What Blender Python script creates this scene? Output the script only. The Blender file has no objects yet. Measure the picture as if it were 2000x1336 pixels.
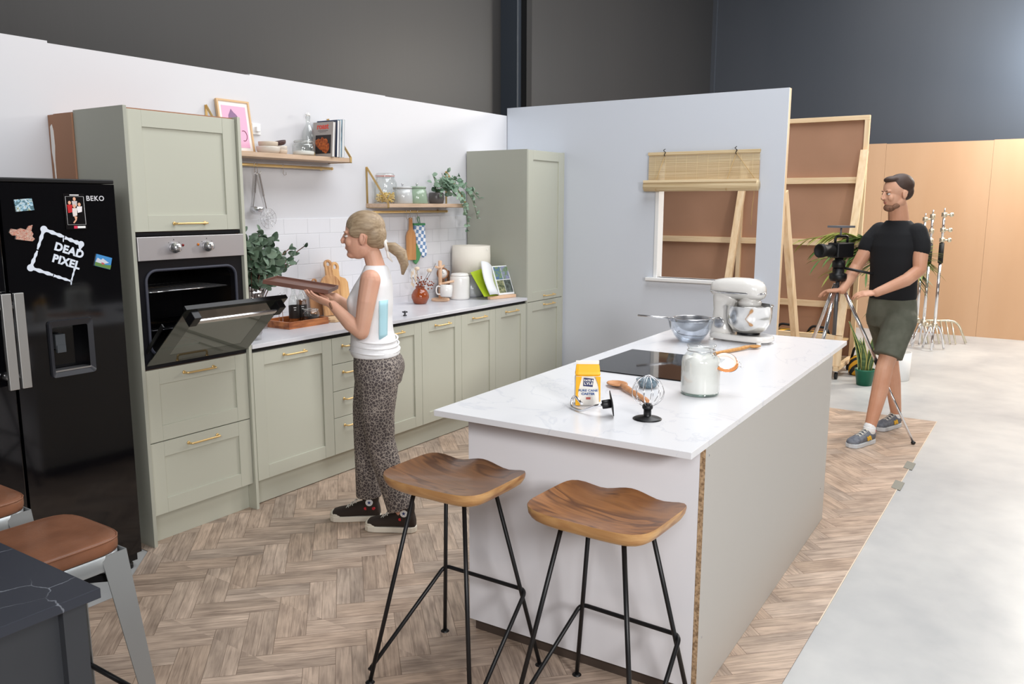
import bpy, bmesh, math, random
from mathutils import Vector, Matrix, Euler
random.seed(7)
PI = math.pi
S = bpy.context.scene
COL = S.collection
R = math.radians

# ------------------------------------------------------------------ camera
cam_d = bpy.data.cameras.new('camera'); cam = bpy.data.objects.new('camera', cam_d); COL.objects.link(cam)
_yaw, _pit, _rol = R(33.464), R(9.507), R(0.119)
_f = Vector((math.cos(_pit)*math.cos(_yaw), math.cos(_pit)*math.sin(_yaw), -math.sin(_pit)))
_r0 = Vector((math.sin(_yaw), -math.cos(_yaw), 0)); _u0 = _r0.cross(_f)
_r = math.cos(_rol)*_r0 + math.sin(_rol)*_u0; _u = -math.sin(_rol)*_r0 + math.cos(_rol)*_u0
cam.matrix_world = Matrix(((_r.x, _u.x, -_f.x, -2.2195), (_r.y, _u.y, -_f.y, -4.1468), (_r.z, _u.z, -_f.z, 1.6552), (0, 0, 0, 1)))
cam_d.sensor_width = 36; cam_d.lens = 36*1608.74/2000; cam_d.clip_start = .05; cam_d.clip_end = 60
S.camera = cam
# ------------------------------------------------------------------ world, exposure
S.view_settings.view_transform = 'Standard'; S.view_settings.look = 'None'
S.view_settings.gamma = 1; S.view_settings.use_curve_mapping = False
S.view_settings.exposure = 0.05
S.cycles.use_denoising = True
S.cycles.max_bounces = 8; S.cycles.diffuse_bounces = 4; S.cycles.glossy_bounces = 4; S.cycles.transmission_bounces = 8
S.cycles.transparent_max_bounces = 12
S.cycles.caustics_reflective = False; S.cycles.caustics_refractive = False
S.cycles.sample_clamp_indirect = 6
w = bpy.data.worlds.new('world'); S.world = w; w.use_nodes = True
w.node_tree.nodes['Background'].inputs[0].default_value = (.9, .95, 1, 1)
w.node_tree.nodes['Background'].inputs[1].default_value = .3
# ------------------------------------------------------------------ hall lamps (key softboxes, floods) and added fill panels
def area(name, loc, aim, sx, sy, power, col=(1, 1, 1)):
    l = bpy.data.lights.new(name, 'AREA'); l.shape = 'RECTANGLE'; l.size = sx; l.size_y = sy; l.energy = power; l.color = col
    o = bpy.data.objects.new(name, l); COL.objects.link(o); o.location = loc
    o.rotation_euler = (Vector(aim)-Vector(loc)).to_track_quat('-Z', 'Y').to_euler()
    return o
area('softbox_and_fill_light', (-2.7, -7.3, 2.7), (2.0, -1.5, 1.0), .8, .8, 175, (1, .985, .975))
area('softbox_and_fill_light', (-4.4, -5.4, 3.2), (3.4, -1.6, 1.2), 1.6, 1.6, 115, (.98, .985, 1))  # added fill from the left, brightens faces turned to -x
area('softbox_and_fill_light', (5.2, -6.6, 4.3), (1.6, -1.0, .8), 1.6, 1.6, 60, (1, .95, .89))
area('flood_light', (8.4, -4.9, 3.6), (6.2, -3.9, 0), .8, .8, 190, (1, .93, .83))
area('flood_light', (9.2, -4.6, 3.5), (9.9, -3.7, 3.3), .5, .5, 110, (.86, .94, 1))
area('overhead_fill_light', (2.4, -3.1, 5.6), (2.4, -2.6, 0), 5.4, 2.6, 255, (.95, .975, 1))  # added overhead panel, supplies ambient light over the kitchen
area('overhead_fill_light', (6.4, -2.6, 5.6), (6.4, -2.6, 0), 3.0, 2.5, 120, (.98, .98, 1))  # second added overhead fill, lifts the far end and back wall

# ------------------------------------------------------------------ mesh helpers
class MB:
    def __init__(s): s.v = []; s.f = []; s.sm = []; s.mi = []; s.m = 0
    def add(s, vs, fs, smooth=False):
        n = len(s.v); s.v += [Vector(p) for p in vs]
        for f in fs: s.f.append([i+n for i in f]); s.sm.append(smooth); s.mi.append(s.m)
        return s
    def box(s, x0, x1, y0, y1, z0, z1):
        if x0 > x1: x0, x1 = x1, x0
        if y0 > y1: y0, y1 = y1, y0
        if z0 > z1: z0, z1 = z1, z0
        vs = [(x, y, z) for x in (x0, x1) for y in (y0, y1) for z in (z0, z1)]
        return s.add(vs, [(0, 1, 3, 2), (4, 6, 7, 5), (0, 4, 5, 1), (2, 3, 7, 6), (0, 2, 6, 4), (1, 5, 7, 3)])
    def bar(s, a, b, w, t, up=(0, 0, 1)):
        a = Vector(a); b = Vector(b); d = (b-a).normalized(); up = Vector(up)
        e = d.cross(up)
        if e.length < 1e-4: e = d.cross(Vector((0, 1, 0)))
        e.normalize(); g = e.cross(d).normalized()
        vs = [p+e*(i*w/2)+g*(j*t/2) for p in (a, b) for i in (-1, 1) for j in (-1, 1)]
        return s.add(vs, [(0, 1, 3, 2), (4, 6, 7, 5), (0, 4, 5, 1), (2, 3, 7, 6), (0, 2, 6, 4), (1, 5, 7, 3)])
    def tube(s, pts, r, n=10, closed=False, flat=None):
        pts = [Vector(p) for p in pts]; L = len(pts); rs = r if isinstance(r, (list, tuple)) else [r]*L
        T = []
        for i in range(L):
            a = pts[i-1] if (i or closed) else pts[0]; b = pts[(i+1) % L] if (i < L-1 or closed) else pts[-1]
            T.append((b-a).normalized())
        u = T[0].orthogonal().normalized(); rings = []
        for i in range(L):
            u = (u-T[i]*u.dot(T[i]))
            u = u.normalized() if u.length > 1e-6 else T[i].orthogonal().normalized()
            v = T[i].cross(u)
            rings.append([pts[i]+(u*math.cos(2*PI*k/n)+v*math.sin(2*PI*k/n))*rs[i] for k in range(n)])
        return s.rings(rings, closed)
    def rings(s, rings, closed=False, cap=True, smooth=True):
        n = len(rings[0]); vs = [p for g in rings for p in g]; fs = []
        L = len(rings)
        for i in range(L if closed else L-1):
            j = (i+1) % L
            for k in range(n): fs.append((i*n+k, i*n+(k+1) % n, j*n+(k+1) % n, j*n+k))
        s.add(vs, fs, smooth)
        if cap and not closed:
            s.add([], []); b = len(s.v)-len(vs)
            s.f.append([b+k for k in range(n)][::-1]); s.sm.append(False); s.mi.append(s.m)
            s.f.append([b+(L-1)*n+k for k in range(n)]); s.sm.append(False); s.mi.append(s.m)
        return s
    def lathe(s, prof, c=(0, 0, 0), n=32, mat=None, cap=True):
        c = Vector(c); g = []
        for r, z in prof:
            ring = [Vector((max(r, 1e-4)*math.cos(2*PI*k/n), max(r, 1e-4)*math.sin(2*PI*k/n), z)) for k in range(n)]
            g.append([(mat @ p if mat else p)+c for p in ring])
        return s.rings(g, cap=cap)
    def prism(s, poly, lo, hi, ax='z'):
        def P(a, b, h): return {'z': (a, b, h), 'y': (a, h, b), 'x': (h, a, b)}[ax]
        n = len(poly); vs = [P(a, b, lo) for a, b in poly]+[P(a, b, hi) for a, b in poly]
        return s.add(vs, [tuple(range(n))[::-1], tuple(range(n, 2*n))]+[(i, (i+1) % n, n+(i+1) % n, n+i) for i in range(n)])
    def ell(s, c, r, rot=None, n=14, m=9):
        c = Vector(c); r = (r, r, r) if isinstance(r, (int, float)) else r; g = []
        for i in range(m+1):
            t = PI*i/m; g.append([])
            for k in range(n):
                p = Vector((r[0]*max(math.sin(t), 1e-3)*math.cos(2*PI*k/n), r[1]*max(math.sin(t), 1e-3)*math.sin(2*PI*k/n), -r[2]*math.cos(t)))
                g[-1].append((rot @ p if rot else p)+c)
        return s.rings(g)
    def grid(s, fn, nu, nv, smooth=True):
        vs = [fn(i/nu, j/nv) for i in range(nu+1) for j in range(nv+1)]
        return s.add(vs, [(i*(nv+1)+j, (i+1)*(nv+1)+j, (i+1)*(nv+1)+j+1, i*(nv+1)+j+1) for i in range(nu) for j in range(nv)], smooth)
    def xf(s, M, start=0):
        for i in range(start, len(s.v)): s.v[i] = M @ s.v[i]
        return s
    def build(s, name, mat, parent=None, bev=0, seg=2, label=None, sub=0, solid=0, remesh=0, smooth_it=0, world=True):
        me = bpy.data.meshes.new(name)
        off = Vector((0, 0, 0))
        if parent is not None and world:
            p = parent
            while p is not None: off = off+p.location; p = p.parent
        me.from_pydata([tuple(v-off) for v in s.v], [], s.f)
        for m_ in (mat if isinstance(mat, (list, tuple)) else [mat]): me.materials.append(m_)
        me.polygons.foreach_set('use_smooth', s.sm); me.polygons.foreach_set('material_index', s.mi)
        me.update(); me.validate()
        bm = bmesh.new(); bm.from_mesh(me); bmesh.ops.recalc_face_normals(bm, faces=bm.faces); bm.to_mesh(me); bm.free()
        o = bpy.data.objects.new(name, me); COL.objects.link(o)
        if parent is not None: o.parent = parent
        if label: o['label'] = label
        if bev:
            b = o.modifiers.new('bevel', 'BEVEL'); b.width = bev; b.segments = seg; b.limit_method = 'ANGLE'; b.angle_limit = R(40); b.harden_normals = False
        if solid: b = o.modifiers.new('solid', 'SOLIDIFY'); b.thickness = solid; b.offset = 0
        if remesh:
            b = o.modifiers.new('remesh', 'REMESH'); b.mode = 'VOXEL'; b.voxel_size = remesh; b.use_smooth_shade = True
        if smooth_it:
            b = o.modifiers.new('smooth', 'SMOOTH'); b.factor = .5; b.iterations = smooth_it
        if sub: b = o.modifiers.new('sub', 'SUBSURF'); b.levels = b.render_levels = sub
        return o
def tag(o, label, cat, group=None):
    o['label'] = label; o['category'] = cat
    if group: o['group'] = group
    return o
def thing(name, loc, label, cat, group=None, rz=0):
    o = bpy.data.objects.new(name, None); COL.objects.link(o); o.location = loc; o.rotation_euler = (0, 0, rz); o.empty_display_size = .05
    return tag(o, label, cat, group)
def struct(o): o['kind'] = 'structure'; return o
def copytree(o, parent=None):
    c = o.copy(); COL.objects.link(c); c.parent = parent
    for ch in [x for x in bpy.data.objects if x.parent == o]: copytree(ch, c)
    return c
def rot(ax, deg): return Matrix.Rotation(R(deg), 4, ax)
def arcpts(pts, r, n=5):
    """polyline with rounded corners"""
    pts = [Vector(p) for p in pts]; out = [pts[0]]
    for i in range(1, len(pts)-1):
        a, b, c = pts[i-1], pts[i], pts[i+1]; d1 = (a-b); d2 = (c-b); q = min(r, d1.length*.45, d2.length*.45)
        p1 = b+d1.normalized()*q; p2 = b+d2.normalized()*q
        for k in range(n+1):
            t = k/n; out.append(p1*(1-t)**2+b*2*t*(1-t)+p2*t*t)
    out.append(pts[-1]); return out

# ------------------------------------------------------------------ materials
MATS = {}
def lin(c): return tuple((x/12.92 if x <= .04045 else ((x+.055)/1.055)**2.4) for x in [v/255 for v in c])
def mat(name, rgb, rough=.5, metal=0, spec=.5, trans=0, ior=1.45, coat=0, alpha=1, emit=0, noise=0, nscale=6, nstretch=(1, 1, 1), rgb2=None, bump=0, bscale=40, bstretch=None, sheen=0):
    if name in MATS: return MATS[name]
    m = bpy.data.materials.new(name); m.use_nodes = True; t = m.node_tree; b = t.nodes['Principled BSDF']; L = t.links
    c = lin(rgb); b.inputs['Base Color'].default_value = (*c, 1)
    b.inputs['Roughness'].default_value = rough; b.inputs['Metallic'].default_value = metal; b.inputs['Specular IOR Level'].default_value = spec
    b.inputs['Transmission Weight'].default_value = trans; b.inputs['IOR'].default_value = ior; b.inputs['Coat Weight'].default_value = coat
    b.inputs['Coat Roughness'].default_value = .08; b.inputs['Alpha'].default_value = alpha; b.inputs['Sheen Weight'].default_value = sheen
    if emit: b.inputs['Emission Color'].default_value = (*c, 1); b.inputs['Emission Strength'].default_value = emit
    if rgb2 or bump:
        tc = t.nodes.new('ShaderNodeTexCoord')
        def mp(st, sc):
            q = t.nodes.new('ShaderNodeMapping'); q.inputs['Scale'].default_value = st; L.new(tc.outputs['Object'], q.inputs[0])
            z = t.nodes.new('ShaderNodeTexNoise'); z.inputs['Scale'].default_value = sc; z.inputs['Detail'].default_value = 5; z.inputs['Distortion'].default_value = noise
            L.new(q.outputs[0], z.inputs[0]); return z
        if rgb2:
            z = mp(nstretch, nscale); r = t.nodes.new('ShaderNodeValToRGB'); r.color_ramp.elements[0].color = (*lin(rgb2), 1); r.color_ramp.elements[1].color = (*c, 1)
            r.color_ramp.elements[0].position = .35; r.color_ramp.elements[1].position = .65
            L.new(z.outputs['Fac'], r.inputs[0]); L.new(r.outputs[0], b.inputs['Base Color'])
        if bump:
            z = mp(bstretch or nstretch, bscale); q = t.nodes.new('ShaderNodeBump'); q.inputs['Strength'].default_value = bump; q.inputs['Distance'].default_value = .002
            L.new(z.outputs['Fac'], q.inputs['Height']); L.new(q.outputs[0], b.inputs['Normal'])
    MATS[name] = m; return m
def glass(name, rgb=(255, 255, 255), rough=0.0, mixf=.04):
    """thin clear glass: mostly see-through with a fresnel gloss"""
    if name in MATS: return MATS[name]
    m = bpy.data.materials.new(name); m.use_nodes = True; t = m.node_tree; t.nodes.clear(); L = t.links
    o = t.nodes.new('ShaderNodeOutputMaterial'); tr = t.nodes.new('ShaderNodeBsdfTransparent'); tr.inputs[0].default_value = (*lin(rgb), 1)
    g = t.nodes.new('ShaderNodeBsdfGlossy'); g.inputs['Roughness'].default_value = rough+.02
    lw = t.nodes.new('ShaderNodeLayerWeight'); lw.inputs[0].default_value = .35
    mr = t.nodes.new('ShaderNodeMapRange'); mr.inputs['To Min'].default_value = mixf; mr.inputs['To Max'].default_value = .5
    L.new(lw.outputs['Facing'], mr.inputs[0])
    x = t.nodes.new('ShaderNodeMixShader'); L.new(mr.outputs[0], x.inputs[0]); L.new(tr.outputs[0], x.inputs[1]); L.new(g.outputs[0], x.inputs[2]); L.new(x.outputs[0], o.inputs[0])
    MATS[name] = m; return m
sage = mat('sage_paint', (186, 187, 173), .42)
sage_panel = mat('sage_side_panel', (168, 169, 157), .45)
white_lam = mat('white_laminate', (218, 218, 223), .28, rgb2=(206, 207, 214), nscale=1.6, noise=2.5)
brass = mat('brass', (236, 202, 140), .36, .6)
antique_brass = mat('antique_brass', (196, 166, 112), .42, .7)
steel = mat('steel', (212, 212, 214), .24, .9)
brushed = mat('brushed_steel', (208, 205, 208), .4, .8, bump=.05, bscale=3, bstretch=(2, 60, 200))
chrome = mat('chrome', (235, 235, 238), .12, .92)
black_gloss = mat('black_gloss', (8, 8, 11), .06, coat=.5)
black_plastic = mat('black_plastic', (16, 16, 18), .42)
black_matte = mat('black_matte', (12, 12, 13), .65)
black_metal = mat('black_powder_coat', (18, 18, 20), .42)
white_plastic = mat('white_plastic', (236, 236, 236), .35)
white_ceramic = mat('white_ceramic', (236, 234, 230), .22, coat=.3)
clear = glass('clear_glass')
chipboard = mat('chipboard', (190, 160, 126), .9, rgb2=(124, 98, 72), nscale=110)
mdf = mat('mdf_brown', (176, 134, 108), .75, rgb2=(164, 124, 98), nscale=1.3)
mdf_tan = mat('mdf_tan', (206, 168, 134), .5, rgb2=(196, 156, 120), nscale=1.1, nstretch=(1, 1, .2))
pine = mat('pine', (236, 210, 174), .6, rgb2=(222, 190, 148), nscale=5, nstretch=(6, 6, .5))
pine_h = mat('pine_horizontal', (236, 210, 174), .6, rgb2=(222, 190, 148), nscale=5, nstretch=(6, .5, 6))
# ================================================================== SETTING
# concrete hall floor
def floor_mat():
    m = bpy.data.materials.new('concrete'); m.use_nodes = True; t = m.node_tree; b = t.nodes['Principled BSDF']; L = t.links
    tc = t.nodes.new('ShaderNodeTexCoord'); n = t.nodes.new('ShaderNodeTexNoise'); n.inputs['Scale'].default_value = .9; n.inputs['Detail'].default_value = 7; n.inputs['Distortion'].default_value = .6
    n2 = t.nodes.new('ShaderNodeTexNoise'); n2.inputs['Scale'].default_value = 6; n2.inputs['Detail'].default_value = 6
    L.new(tc.outputs['Object'], n.inputs[0]); L.new(tc.outputs['Object'], n2.inputs[0])
    mx = t.nodes.new('ShaderNodeMath'); mx.operation = 'MULTIPLY_ADD'; mx.inputs[1].default_value = .35; L.new(n2.outputs[0], mx.inputs[0]); L.new(n.outputs[0], mx.inputs[2])
    r = t.nodes.new('ShaderNodeValToRGB'); r.color_ramp.elements[0].position = .45; r.color_ramp.elements[1].position = .85
    r.color_ramp.elements[0].color = (*lin((162, 164, 166)), 1); r.color_ramp.elements[1].color = (*lin((194, 194, 192)), 1)
    L.new(mx.outputs[0], r.inputs[0]); L.new(r.outputs[0], b.inputs['Base Color']); b.inputs['Roughness'].default_value = .38
    return m
struct(MB().box(-6, 11, -9, .4, -.1, 0).build('floor', floor_mat()))
# vinyl sheet with a herringbone print: planks of .115 x .346 at 45 degrees
def plank_mat():
    m = bpy.data.materials.new('herringbone_oak'); m.use_nodes = True; t = m.node_tree; b = t.nodes['Principled BSDF']; L = t.links
    uv = t.nodes.new('ShaderNodeUVMap'); uv.uv_map = 'UVMap'
    mp = t.nodes.new('ShaderNodeMapping'); mp.inputs['Scale'].default_value = (4, 60, 1); L.new(uv.outputs[0], mp.inputs[0])
    n = t.nodes.new('ShaderNodeTexNoise'); n.inputs['Scale'].default_value = 1.6; n.inputs['Detail'].default_value = 6; n.inputs['Distortion'].default_value = .8; L.new(mp.outputs[0], n.inputs[0])
    mp2 = t.nodes.new('ShaderNodeMapping'); mp2.inputs['Scale'].default_value = (4, 9, 1); L.new(uv.outputs[0], mp2.inputs[0])
    n2 = t.nodes.new('ShaderNodeTexNoise'); n2.inputs['Scale'].default_value = 1.3; n2.inputs['Detail'].default_value = 3; L.new(mp2.outputs[0], n2.inputs[0])
    r = t.nodes.new('ShaderNodeValToRGB'); r.color_ramp.elements[0].position = .34; r.color_ramp.elements[1].position = .64
    r.color_ramp.elements[0].color = (*lin((138, 120, 107)), 1); r.color_ramp.elements[1].color = (*lin((206, 184, 165)), 1)
    mx = t.nodes.new('ShaderNodeMath'); mx.operation = 'MULTIPLY_ADD'; mx.inputs[1].default_value = .5; 
    hf = t.nodes.new('ShaderNodeMath'); hf.operation = 'MULTIPLY'; hf.inputs[1].default_value = .5; L.new(n2.outputs[0], hf.inputs[0])
    L.new(n.outputs[0], mx.inputs[0]); L.new(hf.outputs[0], mx.inputs[2]); L.new(mx.outputs[0], r.inputs[0])
    at = t.nodes.new('ShaderNodeAttribute'); at.attribute_name = 'tint'
    ml = t.nodes.new('ShaderNodeMix'); ml.data_type = 'RGBA'; ml.blend_type = 'MULTIPLY'; ml.inputs[0].default_value = 1
    L.new(r.outputs[0], ml.inputs[6]); L.new(at.outputs['Color'], ml.inputs[7]); L.new(ml.outputs[2], b.inputs['Base Color'])
    b.inputs['Roughness'].default_value = .42
    return m
VX0, VX1, VY0, VY1 = -5.5, 4.75, -3.478, -.0
def clip(poly, nx, ny, d):
    out = []
    if len(poly) < 3: return out
    for i in range(len(poly)):
        a, b_ = poly[i], poly[(i+1) % len(poly)]; da = nx*a[0]+ny*a[1]-d; db = nx*b_[0]+ny*b_[1]-d
        if da <= 0: out.append(a)
        if (da < 0 < db) or (db < 0 < da):
            q = da/(da-db); out.append((a[0]+(b_[0]-a[0])*q, a[1]+(b_[1]-a[1])*q))
    return out
vin = struct(MB().prism([(VX0, VY0), (VX1, VY0), (VX1, -.02), (-.06, -.02), (-.06, -.62), (-.191, -.745), (-.266, -.82), (-.398, -.93), (VX0, -.93)], .0002, .0026).build('floor_vinyl', mat('vinyl_seam', (112, 94, 80), .6)))
def planks():
    wd = .11547; G = .0009; n = 3; vs = []; fs = []; uvs = []; tn = []; x0, y0 = -.024, .113; s2 = math.sqrt(2)
    rr = random.Random(3)
    for i in range(-70, 70):
        for j in range(-70, 70):
            t = (i-j) % (2*n)
            if t == 0: a0, a1, b0, b1, hz = i*wd, (i+n)*wd, j*wd, (j+1)*wd, True
            elif t == 2*n-1: a0, a1, b0, b1, hz = i*wd, (i+1)*wd, j*wd, (j+n)*wd, False
            else: continue
            a0 += G; a1 -= G; b0 += G; b1 -= G
            cu, cv = (a0+a1)/2, (b0+b1)/2; cx, cy = (cu+cv)/s2+x0, (cv-cu)/s2+y0
            if not (VX0-.3 < cx < VX1+.3 and VY0-.3 < cy < VY1+.3): continue
            q = [((u+v)/s2+x0, (v-u)/s2+y0) for u, v in ((a0, b0), (a1, b0), (a1, b1), (a0, b1))]
            for cl in ((-1, 0, -VX0), (1, 0, VX1), (0, -1, -VY0), (0, 1, VY1-.03)): q = clip(q, *cl) if len(q) > 2 else q
            if len(q) < 3: continue
            ou, ov = rr.uniform(0, 50), rr.uniform(0, 50); k = rr.uniform(.87, 1.08); h = rr.uniform(-.015, .045)
            for q in (clip(q, -1, 0, .06), clip(clip(clip(q, 1, 0, -.06), -1, 0, .398), -.939, 1, -.564) , clip(clip(q, 1, 0, -.398), 0, 1, -.932)):
                if len(q) < 3: continue
                mid = ((b0+b1)/2) if hz else ((a0+a1)/2)
                for sg in (-1, 1):
                    # split lengthwise into two strips; the line is u or v = mid in plank axes
                    nx_, ny_ = ((1/s2, 1/s2) if hz else (1/s2, -1/s2)); d0 = mid+nx_*x0+ny_*y0
                    p2 = clip(q, -sg*nx_, -sg*ny_, -sg*d0-.0006)
                    if len(p2) < 3: continue
                    kk = k*rr.uniform(.88, 1.08); base = len(vs); o2 = rr.uniform(0, 9)
                    for p in p2:
                        X, Y = p[0]-x0, p[1]-y0; u, v = (X-Y)/s2, (X+Y)/s2
                        a, b_ = (u, v) if hz else (v, u)
                        vs.append((p[0], p[1], .0029)); uvs.append((a+ou, b_+ov+o2))
                    fs.append(tuple(range(base, len(vs)))); tn.append((kk*(1+h), kk, kk*(1-h)))
    me = bpy.data.meshes.new('herringbone_planks'); me.from_pydata(vs, [], fs)
    me.uv_layers.new(name='UVMap'); me.color_attributes.new('tint', 'FLOAT_COLOR', 'CORNER'); ul = me.uv_layers['UVMap']; ca = me.color_attributes['tint']
    for p in me.polygons:
        for li in p.loop_indices:
            ul.data[li].uv = uvs[me.loops[li].vertex_index]; ca.data[li].color = (*tn[p.index], 1)
    me.materials.append(plank_mat()); o = bpy.data.objects.new('herringbone_planks', me); COL.objects.link(o); o.parent = vin
    bm = bmesh.new(); bm.from_mesh(me); bmesh.ops.recalc_face_normals(bm, faces=bm.faces)
    for f in bm.faces:
        if f.normal.z < 0: f.normal_flip()
    bm.to_mesh(me); bm.free()
planks()
MB().box(1.0, VX1, VY0-.004, VY0, .0003, .004).build('edge_strip', mat('vinyl_edge', (220, 205, 186), .6), vin)
# white painted set wall behind the kitchen: four sheets with a stepped top
white_wall = mat('white_emulsion', (217, 216, 219), .55, rgb2=(213, 213, 217), nscale=.8)
wb = MB()
for x0, x1, zt in ((-3.2, .0, 2.424), (.0, 1.195, 2.414), (1.195, 2.393, 2.421), (2.393, 3.965, 2.417)): wb.box(x0, x1, 0, .05, 0, zt)
wb.build('wall_back', white_wall)
wbk = struct(bpy.data.objects['wall_back'])
def tile_mat():
    m = bpy.data.materials.new('white_metro_tile'); m.use_nodes = True; t = m.node_tree; b = t.nodes['Principled BSDF']; L = t.links
    tc = t.nodes.new('ShaderNodeTexCoord'); sp = t.nodes.new('ShaderNodeSeparateXYZ'); cb = t.nodes.new('ShaderNodeCombineXYZ')
    L.new(tc.outputs['Object'], sp.inputs[0]); L.new(sp.outputs[0], cb.inputs[0]); L.new(sp.outputs[2], cb.inputs[1])
    br = t.nodes.new('ShaderNodeTexBrick'); br.inputs['Scale'].default_value = 1; br.inputs['Brick Width'].default_value = .2; br.inputs['Row Height'].default_value = .1
    br.inputs['Mortar Size'].default_value = .0035; br.inputs['Mortar Smooth'].default_value = 1; br.offset = .5
    mp = t.nodes.new('ShaderNodeMapping'); mp.inputs['Location'].default_value = (.1, -.06, 0); L.new(cb.outputs[0], mp.inputs[0]); L.new(mp.outputs[0], br.inputs[0])
    for k, c in (('Color1', (226, 226, 230)), ('Color2', (223, 223, 228)), ('Mortar', (214, 214, 219))): br.inputs[k].default_value = (*lin(c), 1)
    L.new(br.outputs[0], b.inputs['Base Color']); b.inputs['Roughness'].default_value = .22
    bp = t.nodes.new('ShaderNodeBump'); bp.invert = True; bp.inputs['Strength'].default_value = .45; bp.inputs['Distance'].default_value = .003; L.new(br.outputs['Fac'], bp.inputs['Height']); L.new(bp.outputs[0], b.inputs['Normal'])
    return m
MB().box(.62, 3.34, -.009, 0, .86, 1.56).build('tile_splashback', tile_mat(), wbk)
# grey return wall with a window opening
grey_wall = mat('pale_grey_emulsion', (208, 213, 222), .6)
XR = 3.97
wr = MB(); y_e = -2.43; zt = 2.482
OY0, OY1, OZ0, OZ1 = -2.245, -1.43, 1.075, 2.0
wr.box(XR, XR+.012, OY1, .0, 0, zt); wr.box(XR, XR+.012, y_e, OY0, 0, zt); wr.box(XR, XR+.012, OY0, OY1, 0, OZ0); wr.box(XR, XR+.012, OY0, OY1, OZ1, zt)
wrr = struct(wr.build('wall_right', grey_wall))
tim = MB()
tim.box(XR+.012, XR+.06, y_e, y_e+.045, 0, zt); tim.box(XR+.012, XR+.06, y_e+.045, .0, zt-.045, zt); tim.box(XR+.012, XR+.06, -1.24, -1.195, 0, zt-.045)
tim.box(XR+.012, XR+.06, y_e+.045, -1.24, .6, .645); tim.box(XR+.012, XR+.06, OY0, OY1, OZ0-.045, OZ0); tim.box(XR+.012, XR+.06, -.045, 0, 0, zt-.045)
tim.build('timber_frame', pine, wrr)
win = struct(MB().box(XR-.012, XR+.09, OY1-.028, OY1+.002, OZ0, OZ1).box(XR+.02, XR+.09, OY0-.0, OY0+.006, OZ0, OZ1).box(XR-.0, XR+.09, OY0, OY1, OZ1-.02, OZ1).build('window_1', white_plastic, bev=.002))
MB().box(XR-.05, XR+.09, -2.31, -1.372, OZ0-.028, OZ0).build('window_sill', white_plastic, win, bev=.006)
b_ = MB().bar((4.70, -2.46, .02), (4.045, -2.41, 1.75), .045, .07)
tag(b_.build('timber_brace', pine, bev=.002), 'pale pine brace propping the free end of the grey wall', 'brace')
# warehouse shell
def hall_mat(name, a, b2, z0, z1):
    return mat(name, a, .42, rgb2=b2, nscale=.5, nstretch=(1, 1, .15), bump=.25, bscale=30, bstretch=(1, 1, .02))
hall = hall_mat('dark_hall_panel', (56, 54, 53), (51, 50, 50), 0, 1)
hall2 = hall_mat('blue_grey_hall_panel', (80, 83, 89), (72, 76, 83), 0, 1)
struct(MB().box(-6, 11, .36, .42, 0, 6.5).build('wall_hall_back', hall))
struct(MB().box(9.9, 10, -9, .36, 0, 6.5).build('wall_hall_right', hall2))
struct(MB().box(-6.1, -6, -9, .4, 0, 6.5).build('wall_hall_left', hall))
struct(MB().box(-6, 11, -9.1, -9, 0, 6.5).build('wall_hall_front', hall))
struct(MB().box(-6, 11, -9.1, .4, 6.5, 6.6).build('ceiling', mat('dark_ceiling', (70, 70, 72), .8)))
struct(MB().box(4.40, 4.47, .18, .36, 0, 6.5).build('trim_1', mat('blue_grey_post', (52, 58, 66), .5)))
struct(MB().box(4.47, 4.56, .12, .36, 0, 6.5).build('trim_2', black_matte))
mw = MB()
yy = .3
for k in range(8): mw.box(9.68, 9.70, yy-1.218, yy, 0, 2.44+.006*(k % 2)); yy -= 1.22
struct(mw.build('wall_boarding', mdf_tan))
struct(MB().box(9.86, 9.9, .30, .36, 2.4, 6.5).build('trim_3', hall2))
# ================================================================== FITTED KITCHEN
def door_mb(x0, x1, z0, z1, y=-.6, rw=.075, t=.02, flatp=False):
    g = .0015; x0 += g; x1 -= g; z0 += g; z1 -= g; m = MB()
    if flatp: return m.box(x0, x1, y, y+t, z0, z1)
    m.box(x0, x0+rw, y, y+t, z0, z1); m.box(x1-rw, x1, y, y+t, z0, z1)
    m.box(x0+rw+.0004, x1-rw-.0004, y+.0004, y+t, z1-rw, z1); m.box(x0+rw+.0004, x1-rw-.0004, y+.0004, y+t, z0, z0+rw)
    m.box(x0+rw-.003, x1-rw+.003, y+.009, y+t-.001, z0+rw-.003, z1-rw+.003)
    return m
def pull(xc, z, parent, y=-.6, L=.15):
    m = MB(); h = L/2
    m.tube(arcpts([(xc-h, y, z), (xc-h, y-.03, z), (xc+h, y-.03, z), (xc+h, y, z)], .012), .0052, 8)
    for s in (-1, 1): m.lathe([(.009, 0), (.009, .003), (.006, .006)], (xc+s*h, y, z), 12, rot('X', 90))
    return m.build('handle', brass, parent)
def cab(loc, label, name='base_cabinet', cat='cabinet', group=None): return thing(name, loc, label, cat, group)
Xd = [.6276, 1.2065, 1.49, 2.0373, 2.4843, 2.9178, 3.352]
carc = mat('white_carcass', (225, 225, 222), .5)
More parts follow.
